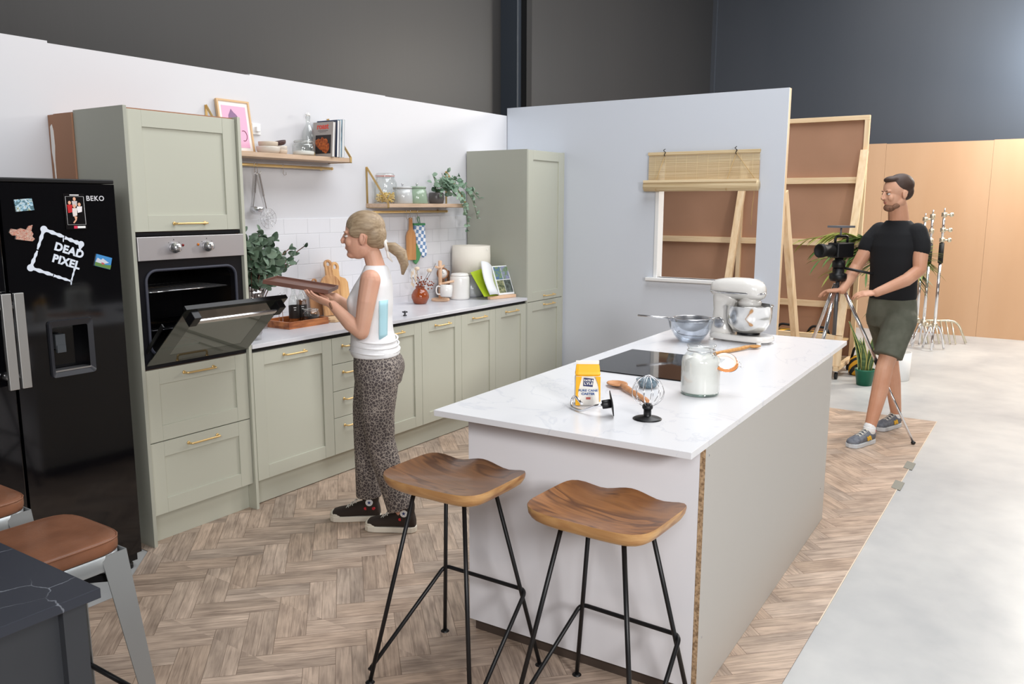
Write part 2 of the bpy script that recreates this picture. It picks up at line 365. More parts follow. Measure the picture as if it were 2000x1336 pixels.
# base cabinets
specs = [(0, 1, 'wide sage shaker base cabinet nearest the oven housing'), (2, 3, 'sage shaker base cabinet directly behind the standing woman'),
         (3, 4, 'sage shaker base cabinet first to the right of the woman'), (4, 5, 'sage shaker base cabinet in the middle of the three narrow doors'), (5, 6, 'sage shaker base cabinet beside the tall larder')]
for a, b, lab in specs:
    x0, x1 = Xd[a], Xd[b]; c = cab((x0, -.55, 0), lab, group='sage base cabinets under the white worktop')
    MB().box(x0+.001, x1-.001, -.578, -.03, .15, .866).build('body', carc, c)
    d = door_mb(x0, x1, .15, .867).build('door', sage, c, bev=.0012)
    pull((x0+x1)/2, .828, d)
c = cab((Xd[1], -.55, 0), 'narrow sage base unit with four drawers beside the woman', 'drawer_cabinet', 'drawer unit')
MB().box(Xd[1]+.001, Xd[2]-.001, -.578, -.03, .15, .866).build('body', carc, c)
for z0, z1 in ((.706, .867), (.541, .706), (.376, .541), (.15, .376)):
    d = door_mb(Xd[1], Xd[2], z0, z1, flatp=True).build('drawer', sage, c, bev=.0015)
    pull((Xd[1]+Xd[2])/2, z1-.055, d, L=.11)
tag(MB().box(.632, 3.35, -.556, -.54, .007, .148).build('plinth_board', sage, bev=.001), 'long sage plinth board under the base cabinets', 'plinth')
tag(MB().box(.62, 3.352, -.588, -.05, .868, .8895).build('worktop_gap_strip', black_matte), 'black strip filling the gap beneath the white worktop', 'rail')  # black strip between the door tops and the worktop
wt = tag(MB().box(.6225, 3.352, -.612, -.009, .8895, .912).build('kitchen_worktop', white_lam, bev=.0015), 'long white marble-effect worktop along the tiled wall', 'worktop')
# oven housing
oh = cab((.3, -.3, 0), 'tall sage oven housing with one upper door and two deep drawers', 'oven_housing')
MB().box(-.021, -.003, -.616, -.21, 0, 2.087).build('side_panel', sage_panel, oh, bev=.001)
MB().box(.5955, .6135, -.616, -.012, 0, 2.087).build('side_panel', sage, oh, bev=.001)
cm = MB().box(-.002, .014, -.578, -.002, .15, 2.083).box(.579, .595, -.578, -.002, .15, 2.083).box(.014, .579, -.578, -.002, 2.068, 2.083).box(.014, .579, -.578, -.002, 1.51, 1.525).box(.014, .579, -.578, -.002, .862, .877).box(.014, .579, -.02, -.004, .15, 2.07)
cm.build('carcass', mat('chestnut_board', (158, 112, 84), .6), oh)
MB().box(-.03, -.021, -.209, -.002, 0, 2.075).build('back_filler', mat('brown_hardboard', (160, 118, 92), .7), oh)
dr = MB(); dr.prism([(-.045, 2.0), (-.035, 2.03), (-.02, 2.02), (-.018, 1.9), (-.027, 1.84), (-.03, 1.7), (-.036, 1.7), (-.038, 1.86), (-.047, 1.93)], -.0325, -.0302, 'x')
dr.build('paint_drip', white_ceramic, oh)
d = door_mb(0, .5925, 1.523, 2.077).build('door', sage, oh, bev=.0012); pull(.296, 1.56, d, L=.17)
d = door_mb(0, .5925, .515, .872).build('drawer', sage, oh, bev=.0012); pull(.296, .834, d, L=.17)
d = door_mb(0, .5925, .15, .513).build('drawer', sage, oh, bev=.0012); pull(.296, .474, d, L=.17)
MB().box(.0, .5945, -.552, -.536, 0, .149).build('plinth', sage, oh)
# larder
lc = cab((3.65, -.3, 0), 'tall sage larder cupboard in the corner by the grey wall', 'larder_cupboard')
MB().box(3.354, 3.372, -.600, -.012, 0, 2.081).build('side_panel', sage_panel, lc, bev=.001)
MB().box(3.373, 3.958, -.578, -.012, .15, 2.078).build('carcass', carc, lc)
MB().box(3.926, 3.944, -.6, -.012, 0, 2.081).build('side_panel', sage, lc, bev=.001)
d = door_mb(3.372, 3.926, .8695, 2.079).build('door', sage, lc, bev=.0012); pull(3.70, .905, d)
d = door_mb(3.372, 3.926, .15, .8675).build('door', sage, lc, bev=.0012); pull(3.70, .832, d)
MB().box(3.372, 3.926, -.552, -.536, 0, .149).build('plinth', sage, lc)
# ------------------------------------------------------------------ oven
ov = thing('oven', (.29, -.3, .9), 'built-in stainless and black oven with its door hanging open', 'oven')
fr = MB(); X0, X1 = .002, .5915
zb, ztp, ix0, ix1, iz0, iz1 = .879, 1.389, .05, .54, .945, 1.335
# front frame with a rounded-corner mouth
def rrect(x0, x1, z0, z1, r, n=6):
    o = []
    for cx, cz, a in ((x1-r, z1-r, 0), (x0+r, z1-r, 90), (x0+r, z0+r, 180), (x1-r, z0+r, 270)):
        for k in range(n+1): t = R(a+90*k/n); o.append((cx+r*math.cos(t), cz+r*math.sin(t)))
    return o
inn = rrect(ix0, ix1, iz0, iz1, .05); out = []
for a, b in inn:
    out.append((min(max((a-.295)*9+.295, X0), X1), min(max((b-1.14)*9+1.14, zb), ztp)))
n = len(inn)
yf = -.598
fr.add([(a, yf, b) for a, b in out]+[(a, yf, b) for a, b in inn]+[(a, yf+.03, b) for a, b in inn], [(i, (i+1) % n, n+(i+1) % n, n+i) for i in range(n)]+[(n+i, n+(i+1) % n, 2*n+(i+1) % n, 2*n+i) for i in range(n)])
fr.box(X0, X1, yf, yf+.02, zb-.003, zb); fr.box(X0, X1, yf, yf+.02, 1.505, 1.521)
fr.build('front_frame', mat('oven_enamel', (20, 20, 24), .28), ov)
MB().tube([(a, yf-.004, b) for a, b in rrect(ix0-.008, ix1+.008, iz0-.008, iz1+.008, .055)], .007, 8, closed=True).build('door_seal', mat('grey_rubber', (58, 60, 72), .5), ov)
cv = MB(); cv.add([(a, yf+.03, b) for a, b in inn]+[(a, -.14, b) for a, b in inn], [(i, (i+1) % n, n+(i+1) % n, n+i) for i in range(n)]+[tuple(range(n, 2*n))]); cv.build('cavity', mat('black_enamel', (10, 10, 12), .25), ov)
rk = MB()
for z in (1.235,):
    rk.tube([(.062, -.55, z), (.53, -.55, z)], .0035, 6); rk.tube([(.062, -.2, z), (.53, -.2, z)], .0035, 6)
    for k in range(19): x = .07+k*.0252; rk.tube([(x, -.55, z+.003), (x, -.2, z+.003)], .0016, 5)
rk.build('oven_rack', chrome, ov)
rk = MB()
for z in (1.05,):
    rk.tube([(.062, -.55, z), (.53, -.55, z)], .0035, 6); rk.tube([(.062, -.2, z), (.53, -.2, z)], .0035, 6)
    for k in range(19): x = .07+k*.0252; rk.tube([(x, -.55, z+.003), (x, -.2, z+.003)], .0016, 5)
rk.build('oven_rack', mat('dark_chrome', (90, 90, 94), .2, 1), ov)
cp = MB().box(.0, .5925, -.622, -.6, 1.391, 1.501).build('control_panel', brushed, ov, bev=.002)
for xk in (.187, .37):
    k = MB(); k.lathe([(.026, 0), (.026, .012), (.021, .014), (.02, .034), (.018, .037), (0, .038)], (xk, -.622, 1.447), 24, rot('X', 90)); k.build('knob', steel, cp)
    k = MB(); k.box(xk-.001, xk+.001, -.6232, -.6222, 1.482, 1.488).box(xk+.026, xk+.03, -.6232, -.6222, 1.47, 1.472).box(xk-.03, xk-.026, -.6232, -.6222, 1.47, 1.472); k.build('dial_marks', black_plastic, cp)
MB().lathe([(.007, 0), (.006, .003), (0, .004)], (.235, -.622, 1.457), 14, rot('X', 90)).build('indicator_lamp', mat('red_lens', (120, 20, 20), .2), cp)
MB().lathe([(.007, 0), (.006, .003), (0, .004)], (.32, -.622, 1.457), 14, rot('X', 90)).build('indicator_lamp', mat('amber_lens', (200, 110, 20), .2), cp)
# door, hinged at the bottom and hanging about 48 degrees open
dm = Matrix.Translation((.294, -.606, .915)) @ rot('X', 48.5)
def D(m): return m.xf(dm)
dg = D(MB().box(-.289, -.205, -.022, -.018, 0, .435).box(.205, .289, -.022, -.018, 0, .435).box(-.205, .205, -.022, -.018, 0, .07).box(-.205, .205, -.022, -.018, .36, .435)).build('door_glass', mat('smoked_glass_border', (46, 47, 43), .07, coat=.6), ov)
D(MB().box(-.205, .205, -.0215, -.0185, .07, .36)).build('door_window', glass('smoked_glass', (118, 118, 108), 0, .22), ov)
D(MB().box(-.27, -.22, -.018, -.002, .01, .425).box(.22, .27, -.018, -.002, .01, .425).box(-.22, .22, -.018, -.002, .375, .425).box(-.22, .22, -.018, -.002, .01, .06).box(-.289, .289, -.022, 0, .425, .44)).build('door_frame', black_plastic, ov)
hd = D(MB().box(-.235, .235, -.062, -.05, .372, .397)).build('door_handle', steel, ov, bev=.003)
for q_ in ((-.262, -.222), (.222, .262)): D(MB().box(*q_, -.064, -.02, .36, .425)).build('handle_bracket', black_plastic, ov, bev=.003)
MB().bar((.022, -.6, .96), (.022, -.74, 1.10), .006, .018).build('hinge_arm', black_plastic, ov)  # twin of the steel arm; its missing brightness is put into black colour
MB().bar((.566, -.6, .96), (.566, -.74, 1.10), .006, .018).build('hinge_arm', steel, ov)
tag(MB().box(.11, .27, -.17, -.145, 1.054, 1.2).build('cardboard_packing', mat('cardboard', (206, 172, 120), .8), bev=.004), 'piece of pale cardboard standing inside the open oven', 'cardboard')
# ------------------------------------------------------------------ fridge
fg = thing('fridge_freezer', (-.62, -.4, 0), 'glossy black American-style fridge freezer left of the oven housing', 'fridge')
FX0, FX1, FG, FY = -1.08, -.17, -.637, -.75
MB().box(FX0+.004, FX1-.004, -.685, -.05, .06, 1.735).box(FX0, FX1, -.752, -.05, 1.7355, 1.753).build('body', black_plastic, fg, bev=.004)
def fdoor(x0, x1, hole=None):
    m = MB()
    if not hole: m.box(x0, x1, FY, -.69, .075, 1.733)
    else:
        a, b, c_, e = hole
        m.box(x0, a, FY, -.69, .075, 1.733); m.box(b, x1, FY, -.69, .075, 1.733); m.box(a, b, FY, -.69, .075, c_); m.box(a, b, FY, -.69, e, 1.733); m.box(a, b, -.695, -.69, c_, e)
    return m
fd1 = fdoor(FX0, FG-.005).build('door', black_gloss, fg, bev=.006, seg=3)
HO = (-.485, -.335, .968, 1.155)
m = MB(); ox0, ox1, oz0, oz1 = FG+.004, FX1, .075, 1.733; a, b, c_, e = HO
m.add([(ox0, FY, oz0), (ox1, FY, oz0), (ox1, FY, oz1), (ox0, FY, oz1), (a, FY, c_), (b, FY, c_), (b, FY, e), (a, FY, e)], [(0, 1, 5, 4), (1, 2, 6, 5), (2, 3, 7, 6), (3, 0, 4, 7)])
m.add([(ox0, FY, oz0), (ox1, FY, oz0), (ox1, FY, oz1), (ox0, FY, oz1), (ox0, -.69, oz0), (ox1, -.69, oz0), (ox1, -.69, oz1), (ox0, -.69, oz1)], [(0, 1, 5, 4), (1, 2, 6, 5), (2, 3, 7, 6), (3, 0, 4, 7)])
m.add([(a, FY, c_), (b, FY, c_), (b, FY, e), (a, FY, e), (a, -.692, c_), (b, -.692, c_), (b, -.692, e), (a, -.692, e)], [(0, 1, 5, 4), (1, 2, 6, 5), (2, 3, 7, 6), (3, 0, 4, 7), (4, 5, 6, 7)])
fd2 = m.build('door', black_gloss, fg)
dp = MB(); a0, b0, c0, e0 = -.503, -.316, .945, 1.182
ins = rrect(a+.001, b-.001, c_+.001, e-.001, .008, 3); outp = rrect(a0, b0, c0, e0, .012, 3); n = len(ins)
dp.add([(p, FY-.001, q) for p, q in outp]+[(p, FY-.012, q) for p, q in [(x*.98-.0082, z*.98+.0213) for x, z in outp]]+[(p, FY-.001, q) for p, q in ins], [(i, (i+1) % n, n+(i+1) % n, n+i) for i in range(n)]+[(n+i, n+(i+1) % n, 2*n+(i+1) % n, 2*n+i) for i in range(n)])
dsp = dp.build('dispenser_surround', mat('graphite_plastic', (44, 45, 50), .35), fd2)
MB().box(a+.02, a+.06, -.735, -.70, 1.06, 1.12).box(a+.022, a+.058, -.74, -.725, 1.045, 1.075).build('dispenser_lever', mat('grey_paddle', (70, 74, 78), .4), fd2)
MB().box(a, b, FY-.004, -.70, c_, c_+.006).build('drip_tray', steel, fd2)
for x0, x1, dd in ((-.690, -.654, fd1), (-.643, -.607, fd2)):
    h = MB().box(x0, x1, -.806, -.79, .936, 1.312).build('handle', mat('satin_aluminium', (200, 200, 198), .35, .85), dd, bev=.002)
    MB().lathe([(.016, 0), (.016, .02), (.012, .04)], ((x0+x1)/2-.004, -.75, .985), 14, rot('X', 90)).lathe([(.016, 0), (.016, .02), (.012, .04)], ((x0+x1)/2-.004, -.75, 1.26), 14, rot('X', 90)).build('handle_mount', steel, h)
ft = MB()
for x in (-1.02, -.22): ft.lathe([(.03, 0), (.03, .02), (.02, .024), (.02, .06)], (x, -.70, .0), 14)
ft.box(-.27, -.175, -.72, -.66, .03, .07).box(-1.07, -.98, -.72, -.66, .03, .07); ft.box(FX0+.02, FX1-.02, -.69, -.64, .03, .075)
ft.build('foot', black_plastic, fg)
def text(s, size, loc, rx=90, rz=0, ry=0, mat_=None, parent=None, name='lettering', ext=.0006, bold=False, align='CENTER', spacing=1, M=None, offset=0):
    cu = bpy.data.curves.new(name, 'FONT'); cu.body = s; cu.size = size; cu.extrude = ext; cu.align_x = align; cu.align_y = 'CENTER'; cu.space_character = spacing; cu.offset = offset
    ob = bpy.data.objects.new('tmp', cu); COL.objects.link(ob)
    dg_ = bpy.context.evaluated_depsgraph_get(); me = bpy.data.meshes.new_from_object(ob.evaluated_get(dg_)); bpy.data.objects.remove(ob)
    mx = M if M else Matrix.Translation(Vector(loc)) @ Euler((R(rx), R(ry), R(rz)), 'XYZ').to_matrix().to_4x4()
    me.transform(mx)
    if parent:
        off = Vector((0, 0, 0)); p = parent
        while p is not None: off += p.location; p = p.parent
        me.transform(Matrix.Translation(-off))
    o = bpy.data.objects.new(name, me); COL.objects.link(o); me.materials.clear(); me.materials.append(mat_)
    if parent: o.parent = parent
    return o
silver_print = mat('silver_print', (205, 205, 210), .4)
text('BEKO', .029, (-.258, FY-.001, 1.674), mat_=silver_print, parent=fd2, name='brand_lettering', offset=.0004, spacing=1.12)
# DEAD PIXEL sprayed logo
spray = mat('white_spray', (214, 222, 234), .6)
lg = MB(); yl = FY-.0012
def strip(p, q, w0, w1):
    p = Vector((p[0], 0, p[1])); q = Vector((q[0], 0, q[1])); d_ = (q-p).normalized(); e_ = Vector((-d_.z, 0, d_.x)); N = 12
    L_ = []; Rr = []
    for k in range(N+1):
        t = k/N; c = p.lerp(q, t); ww = (w0+(w1-w0)*t)*(1+.25*math.sin(t*17+p.x*90)); L_.append(c+e_*ww); Rr.append(c-e_*ww)
    vs = [(v.x, yl, v.z) for v in L_+Rr]; lg.add(vs, [(k, k+1, N+2+k, N+1+k) for k in range(N)])
TL, TR, BR_, BL = (-.480, 1.552), (-.334, 1.487), (-.388, 1.337), (-.545, 1.402)
strip(TL, (-.402, 1.519), .0075, .006); strip((-.399, 1.516), TR, .006, .008); strip(TL, (-.512, 1.473), .008, .004); strip((-.513, 1.468), BL, .004, .008)
strip(BL, (-.46, 1.367), .007, .006); strip((-.457, 1.365), BR_, .006, .004); strip(TR, (-.345, 1.455), .008, .004); strip((-.366, 1.397), BR_, .004, .003); strip(BR_, (-.390, 1.322), .003, .002)
strip((-.405, 1.517), (-.407, 1.499), .0025, .002)
for c, rr_ in ((TL, .014), (TR, .013), (BL, .014)):
    lg.add([(c[0]+rr_*math.cos(R(a)), yl-.0002, c[1]+rr_*math.sin(R(a))) for a in range(0, 360, 20)], [tuple(range(18))])
logo = lg.build('spray_logo', spray, fd2)
TM = lambda x, z: Matrix.Translation((x, FY-.0014, z)) @ rot('Y', 20) @ rot('X', 90)
text('DEAD', .044, None, mat_=spray, parent=logo, M=TM(-.386, 1.462), offset=.002, spacing=1.08)
text('PIXEL', .044, None, mat_=spray, parent=logo, M=TM(-.402, 1.416), offset=.002, spacing=1.08)
def magnet(label, pts, cols, scale, name='fridge_magnet', zz=0, parent=None):
    m = MB(); yb = FY-.0012
    m.prism(pts, yb-.004, yb, 'y')
    return tag(m.build(name, cols), label, 'magnet', 'magnets on the fridge door')
def pict_mat(name, stops, scale, axis=2, dist=2):
    m = bpy.data.materials.new(name); m.use_nodes = True; t = m.node_tree; b = t.nodes['Principled BSDF']; L = t.links
    tc = t.nodes.new('ShaderNodeTexCoord'); n_ = t.nodes.new('ShaderNodeTexNoise'); n_.inputs['Scale'].default_value = scale; n_.inputs['Detail'].default_value = 2; n_.inputs['Distortion'].default_value = dist
    L.new(tc.outputs['Object'], n_.inputs[0]); r = t.nodes.new('ShaderNodeValToRGB'); r.color_ramp.interpolation = 'CONSTANT'
    for k, (p, c) in enumerate(stops):
        el = r.color_ramp.elements[k] if k < 2 else r.color_ramp.elements.new(p)
        el.position = p; el.color = (*lin(c), 1)
    L.new(n_.outputs[0], r.inputs[0]); L.new(r.outputs[0], b.inputs['Base Color']); b.inputs['Roughness'].default_value = .3
    MATS[name] = m; return m
magnet('pale blue landscape postcard magnet near the top left of the fridge door', [(-.585, 1.668), (-.518, 1.674), (-.512, 1.628), (-.581, 1.622)], pict_mat('seaside_print', [(0, (90, 120, 130)), (.42, (150, 190, 210)), (.5, (200, 215, 225)), (.58, (150, 150, 90)), (.64, (120, 170, 200))], 40), 1)
magnet('speckled red and cream map-shaped magnet on the fridge', [(-.614, 1.543), (-.607, 1.557), (-.585, 1.553), (-.57, 1.558), (-.55, 1.552), (-.54, 1.566), (-.524, 1.570), (-.531, 1.548), (-.524, 1.535), (-.529, 1.525), (-.520, 1.515), (-.53, 1.506), (-.55, 1.509), (-.592, 1.516), (-.588, 1.530), (-.605, 1.531)], pict_mat('map_print', [(0, (150, 40, 25)), (.44, (235, 230, 215)), (.49, (60, 50, 45)), (.52, (235, 225, 200)), (.56, (190, 70, 40))], 220), 1)
pm = magnet('mountain and blue sky postcard magnet right of the sprayed square', [(-.273, 1.444), (-.206, 1.423), (-.219, 1.374), (-.286, 1.395)], mat('sky_print', (70, 140, 200), .3), 1)
MB().prism([(-.286, 1.396), (-.219, 1.375), (-.213, 1.392), (-.235, 1.395), (-.25, 1.401), (-.282, 1.411)], FY-.0062, FY-.0053, 'y').build('meadow_print', mat('meadow', (96, 132, 70), .4), pm)
MB().prism([(-.281, 1.412), (-.262, 1.404), (-.245, 1.400), (-.222, 1.403), (-.235, 1.413), (-.248, 1.424), (-.256, 1.418), (-.27, 1.428)], FY-.0060, FY-.0053, 'y').build('mountain_print', mat('snow_rock', (200, 205, 215), .4), pm)
MB().prism([(-.256, 1.408), (-.244, 1.404), (-.243, 1.398), (-.254, 1.398)], FY-.0064, FY-.0053, 'y').build('flower_print', mat('pink_red', (190, 90, 100), .4), pm)
ph = magnet('dark photo strip magnet of four people beside the brand name', [(-.394, 1.694), (-.307, 1.694), (-.303, 1.549), (-.392, 1.549)], mat('photo_black', (14, 12, 14), .25), 1)
yb = FY-.0062
MB().tube([(-.386, yb, 1.682), (-.311, yb, 1.682), (-.309, yb, 1.568), (-.385, yb, 1.568)], .0008, 5, closed=True).build('photo_border', white_plastic, ph)
skinp = mat('photo_skin', (224, 170, 140), .5)
for cx, cz, body, hh in ((-.371, 1.657, (190, 30, 35), .03), (-.350, 1.672, (200, 190, 190), .02), (-.352, 1.643, (225, 215, 210), .03), (-.331, 1.650, (235, 230, 232), .022)):
    m = MB(); m.prism([(cx-.011, cz-.008), (cx+.011, cz-.008), (cx+.009, cz-.008-hh), (cx-.008, cz-.012-hh)], yb-.0004, FY-.0055, 'y'); m.build('printed_figure', mat('cloth_print_%d' % body[1], body, .5), ph)
    m = MB(); m.add([(cx+.0062*math.cos(R(a)), yb-.0006, cz+.0075*math.sin(R(a))) for a in range(0, 360, 30)], [tuple(range(12))]); m.build('printed_face', skinp, ph)
MB().prism([(-.356, 1.603), (-.343, 1.600), (-.347, 1.585), (-.358, 1.573), (-.362, 1.576), (-.352, 1.588)], yb-.0004, FY-.0055, 'y').build('printed_leg', skinp, ph)
MB().prism([(-.368, 1.690), (-.330, 1.690), (-.330, 1.686), (-.368, 1.686)], yb-.0004, FY-.0055, 'y').prism([(-.345, 1.562), (-.312, 1.562), (-.312, 1.553), (-.345, 1.553)], yb-.0004, FY-.0055, 'y').build('printed_caption', white_plastic, ph)
MB().prism([(-.360, 1.563), (-.346, 1.563), (-.346, 1.552), (-.360, 1.552)], yb-.0004, FY-.0055, 'y').build('printed_badge', mat('pink_badge', (220, 60, 90), .4), ph)
# ================================================================== ISLAND
IR = R(1.377)
isl = thing('kitchen_island', (.0677, -2.2926, 0), 'white kitchen island base with raw chipboard edge and beige back panel', 'kitchen island', rz=IR)
def IB(m, name, mt, parent=isl, **k): return m.build(name, mt, parent, world=False, **k)
white_board = mat('white_board', (226, 225, 229), .42, bump=.12, bscale=60, bstretch=(1, 1, .1))
beige_board = mat('beige_board', (188, 184, 178), .5)
IB(MB().box(.1327, .1507, -.963, -.061, .052, .8895), 'end_panel', white_board, bev=.0006)
bk = IB(MB().box(.133, 2.09, -.9816, -.9636, .004, .8895), 'back_panel', beige_board)
IB(MB().box(.1322, .1332, -.9813, -.9640, .004, .889), 'chipboard_edge', chipboard, parent=bk)
IB(MB().box(.151, 2.08, -.963, -.09, .052, .885), 'carcass', carc)
IB(MB().box(.155, 2.06, -.958, -.075, .0, .052), 'kick_board', mat('dark_kick', (70, 58, 50), .7))
IB(MB().box(2.08, 2.098, -.9636, -.061, .004, .8895), 'far_panel', beige_board)
sc = MB()
for x, z in ((.165, .86), (.168, .23), (1.98, .70), (1.99, .2)): sc.lathe([(.004, 0), (.004, .001), (0, .0015)], (x, -.9816, z), 10, rot('X', 90))
IB(sc, 'screw', steel, parent=bk)
def marble_white():
    m = bpy.data.materials.new('white_marble_laminate'); m.use_nodes = True; t = m.node_tree; b = t.nodes['Principled BSDF']; L = t.links
    tc = t.nodes.new('ShaderNodeTexCoord'); n = t.nodes.new('ShaderNodeTexNoise'); n.inputs['Scale'].default_value = 1.7; n.inputs['Detail'].default_value = 6; n.inputs['Distortion'].default_value = 1.6
    L.new(tc.outputs['Object'], n.inputs[0]); a = t.nodes.new('ShaderNodeMath'); a.operation = 'SUBTRACT'; a.inputs[1].default_value = .5; L.new(n.outputs[0], a.inputs[0])
    c = t.nodes.new('ShaderNodeMath'); c.operation = 'ABSOLUTE'; L.new(a.outputs[0], c.inputs[0])
    r = t.nodes.new('ShaderNodeValToRGB'); r.color_ramp.elements[0].position = 0; r.color_ramp.elements[1].position = .012
    r.color_ramp.elements[0].color = (*lin((219, 220, 226)), 1); r.color_ramp.elements[1].color = (*lin((231, 231, 234)), 1)
    L.new(c.outputs[0], r.inputs[0]); L.new(r.outputs[0], b.inputs['Base Color']); b.inputs['Roughness'].default_value = .22
    return m
itop = thing('island_worktop', (.0677, -2.2926, .89), 'large white marble-effect worktop laid on the kitchen island', 'worktop', rz=IR)
MB().box(0, 2.463, -.981, 0, -.0005, .022).build('slab', marble_white(), itop, world=False, bev=.0012)
ZT = .912
hob = MB().box(1.035, 1.625, -2.862, -2.352, ZT, ZT+.005).build('induction_hob', mat('hob_glass', (9, 9, 11), .05), bev=.0015)
tag(hob, 'flat black glass induction hob set on the island worktop', 'hob')
# -- stand mixer
mx = thing('stand_mixer', (2.24, -2.585, ZT), 'cream stand mixer with a polished steel bowl on the island', 'mixer', rz=R(-98))
cream = mat('cream_enamel', (234, 231, 226), .2, coat=.5)
def MXB(m, name, mt, parent=mx, **k): return m.build(name, mt, parent, world=False, **k)
# local +x = towards the bowl
def sect(x, w, zc, h, n=20, pw=2.6):
    return [(x, w*math.copysign(abs(math.cos(2*PI*k/n))**(2/pw), math.cos(2*PI*k/n)), zc+h*math.copysign(abs(math.sin(2*PI*k/n))**(2/pw), math.sin(2*PI*k/n))) for k in range(n)]
def hsect(z, xc, lx, wy, n=24, pw=3):
    return [(xc+lx*math.copysign(abs(math.cos(2*PI*k/n))**(2/pw), math.cos(2*PI*k/n)), wy*math.copysign(abs(math.sin(2*PI*k/n))**(2/pw), math.sin(2*PI*k/n)), z) for k in range(n)]
b = MB().rings([[Vector(p) for p in hsect(z, xc, lx, wy)] for z, xc, lx, wy in ((.012, .145, .172, .088), (.018, .145, .178, .094), (.036, .145, .176, .092), (.044, .145, .168, .085))])
base = MXB(b, 'base', cream)
b = MB().rings([[Vector(p) for p in hsect(z, xc, lx, wy)] for z, xc, lx, wy in ((.03, .035, .066, .074), (.07, .032, .056, .062), (.12, .03, .05, .056), (.17, .034, .05, .055), (.215, .045, .066, .06), (.275, .05, .072, .064))])
MXB(b, 'column', cream)
hs = [(-.035, .02, .285, .016), (-.03, .045, .285, .036), (-.01, .060, .286, .049), (.04, .069, .288, .056), (.1, .073, .290, .060), (.16, .074, .290, .060), (.21, .071, .288, .057), (.24, .060, .283, .050), (.258, .042, .278, .037), (.266, .012, .275, .012)]
MXB(MB().rings([[Vector(p) for p in sect(*q)] for q in hs]), 'head', cream)
MXB(MB().rings([[Vector(p) for p in hsect(z, .112, .158, .0755, 32, 2.6)] for z in (.266, .275)], cap=False), 'chrome_trim', chrome, solid=.003)
MXB(MB().lathe([(.05, .196), (.060, .2), (.062, .222), (.056, .226), (.052, .236), (.06, .25)], (.185, 0, 0), 30), 'attachment_collar', cream)
bw = MB(); pf = [(.0, .05), (.05, .05), (.062, .053), (.092, .072), (.112, .105), (.119, .14), (.121, .2), (.126, .202), (.126, .205), (.119, .205), (.117, .14), (.108, .108), (.086, .077), (0, .060)]
bowl = MXB(bw.lathe(pf, (.185, 0, 0), 48), 'bowl', mat('mirror_steel', (222, 221, 218), .14, .95))
MXB(MB().lathe([(.06, .044), (.062, .048), (.055, .056), (.04, .056)], (.185, 0, 0), 30), 'bowl_seat', black_plastic)
MXB(MB().lathe([(.03, 0), (.03, .006), (.026, .008), (0, .009)], (.04, -.06, .10), 20, rot('X', 90)), 'speed_dial', steel)
for x in (.0, .28):
    for y in (-.07, .07): MXB(MB().lathe([(.011, 0), (.013, .004), (.013, .014)], (x, y, 0), 12), 'foot', cream)
cab_ = MB().tube(arcpts([(2.22, -2.53, ZT+.02), (2.23, -2.50, ZT+.004), (2.215, -2.40, ZT+.003), (2.3, -2.315, ZT+.003), (2.36, -2.312, ZT+.003)], .05), .003, 7)
tag(cab_.build('power_cord', mat('grey_cord', (90, 90, 94), .5)), 'thin grey mains cord trailing behind the stand mixer', 'cord')
# -- glass bowl and sieve
gb = MB().lathe([(0, .004), (.05, .004), (.055, .006), (.085, .04), (.108, .08), (.119, .118), (.123, .122), (.125, .119), (.121, .115), (.112, .078), (.088, .037), (.058, 0), (0, 0)], (2.045, -2.50, ZT), 48)
tag(gb.build('glass_mixing_bowl', glass('blue_glass', (244, 248, 253), .0, .10)), 'clear glass mixing bowl holding a wire sieve beside the mixer', 'bowl')
sv = thing('sieve', (2.045, -2.50, ZT+.126), 'round steel mesh sieve resting across the glass mixing bowl', 'sieve')
MB().tube([(2.05+.098*math.cos(R(a)), -2.505+.098*math.sin(R(a)), ZT+.13) for a in range(0, 360, 10)], .004, 8, closed=True).build('rim', steel, sv)
MB().lathe([(.094, .0), (.084, -.03), (.06, -.055), (.03, -.068), (0, -.071)], (2.05, -2.505, ZT+.128), 32, cap=False).build('mesh_basket', glass('wire_gauze', (150, 150, 152), .3, .3), sv)
hv = Vector((-.56, .82, 0)); hp = Vector((2.05, -2.505, ZT+.130))
MB().tube([hp+hv*.098, hp+hv*.17+Vector((0, 0, .004)), hp+hv*.3+Vector((0, 0, .016))], [.0045, .0055, .005], 8).build('handle', steel, sv)
MB().tube(arcpts([hp-hv*.098+Vector((.01, .012, 0)), hp-hv*.14, hp-hv*.098-Vector((.01, .012, 0))], .015), .0022, 6).build('rest_loop', steel, sv)
# -- flour jar
jx, jy = .865, -3.005
jr = thing('flour_jar', (jx, jy, ZT), 'open clip-top glass jar full of white flour on the island', 'jar')
def jprof(r, h, neck, nh): return [(0, .004), (r-.006, .004), (r-.002, .01), (r, .02), (r, h*.66), (r-.004, h*.74), (neck+.003, h*.84), (neck, h*.88), (neck, h-.012), (neck+.005, h-.008), (neck+.005, h-.002), (neck+.001, h)]
jgl = glass('jar_glass', (250, 252, 251), 0, .05)
MB().lathe(jprof(.076, .2, .052, 0), (jx, jy, ZT), 40, cap=False).build('glass_body', jgl, jr)
MB().lathe([(0, 0), (.068, 0), (.073, .004), (.07, .012), (0, .01)], (jx, jy, ZT+.0003), 40).build('thick_base', glass('green_glass', (214, 234, 226), 0, .18), jr)
fl = MB(); rf = random.Random(4); NZ = 40
def fpt(i, j):
    a = 2*PI*i; t = j; return None
prof = [(0.001, .006), (.066, .006), (.0725, .014), (.0742, .07), (.0742, .125)]
g = []
for r_, z in prof: g.append([Vector((jx+r_*math.cos(2*PI*k/NZ), jy+r_*math.sin(2*PI*k/NZ), ZT+z)) for k in range(NZ)])
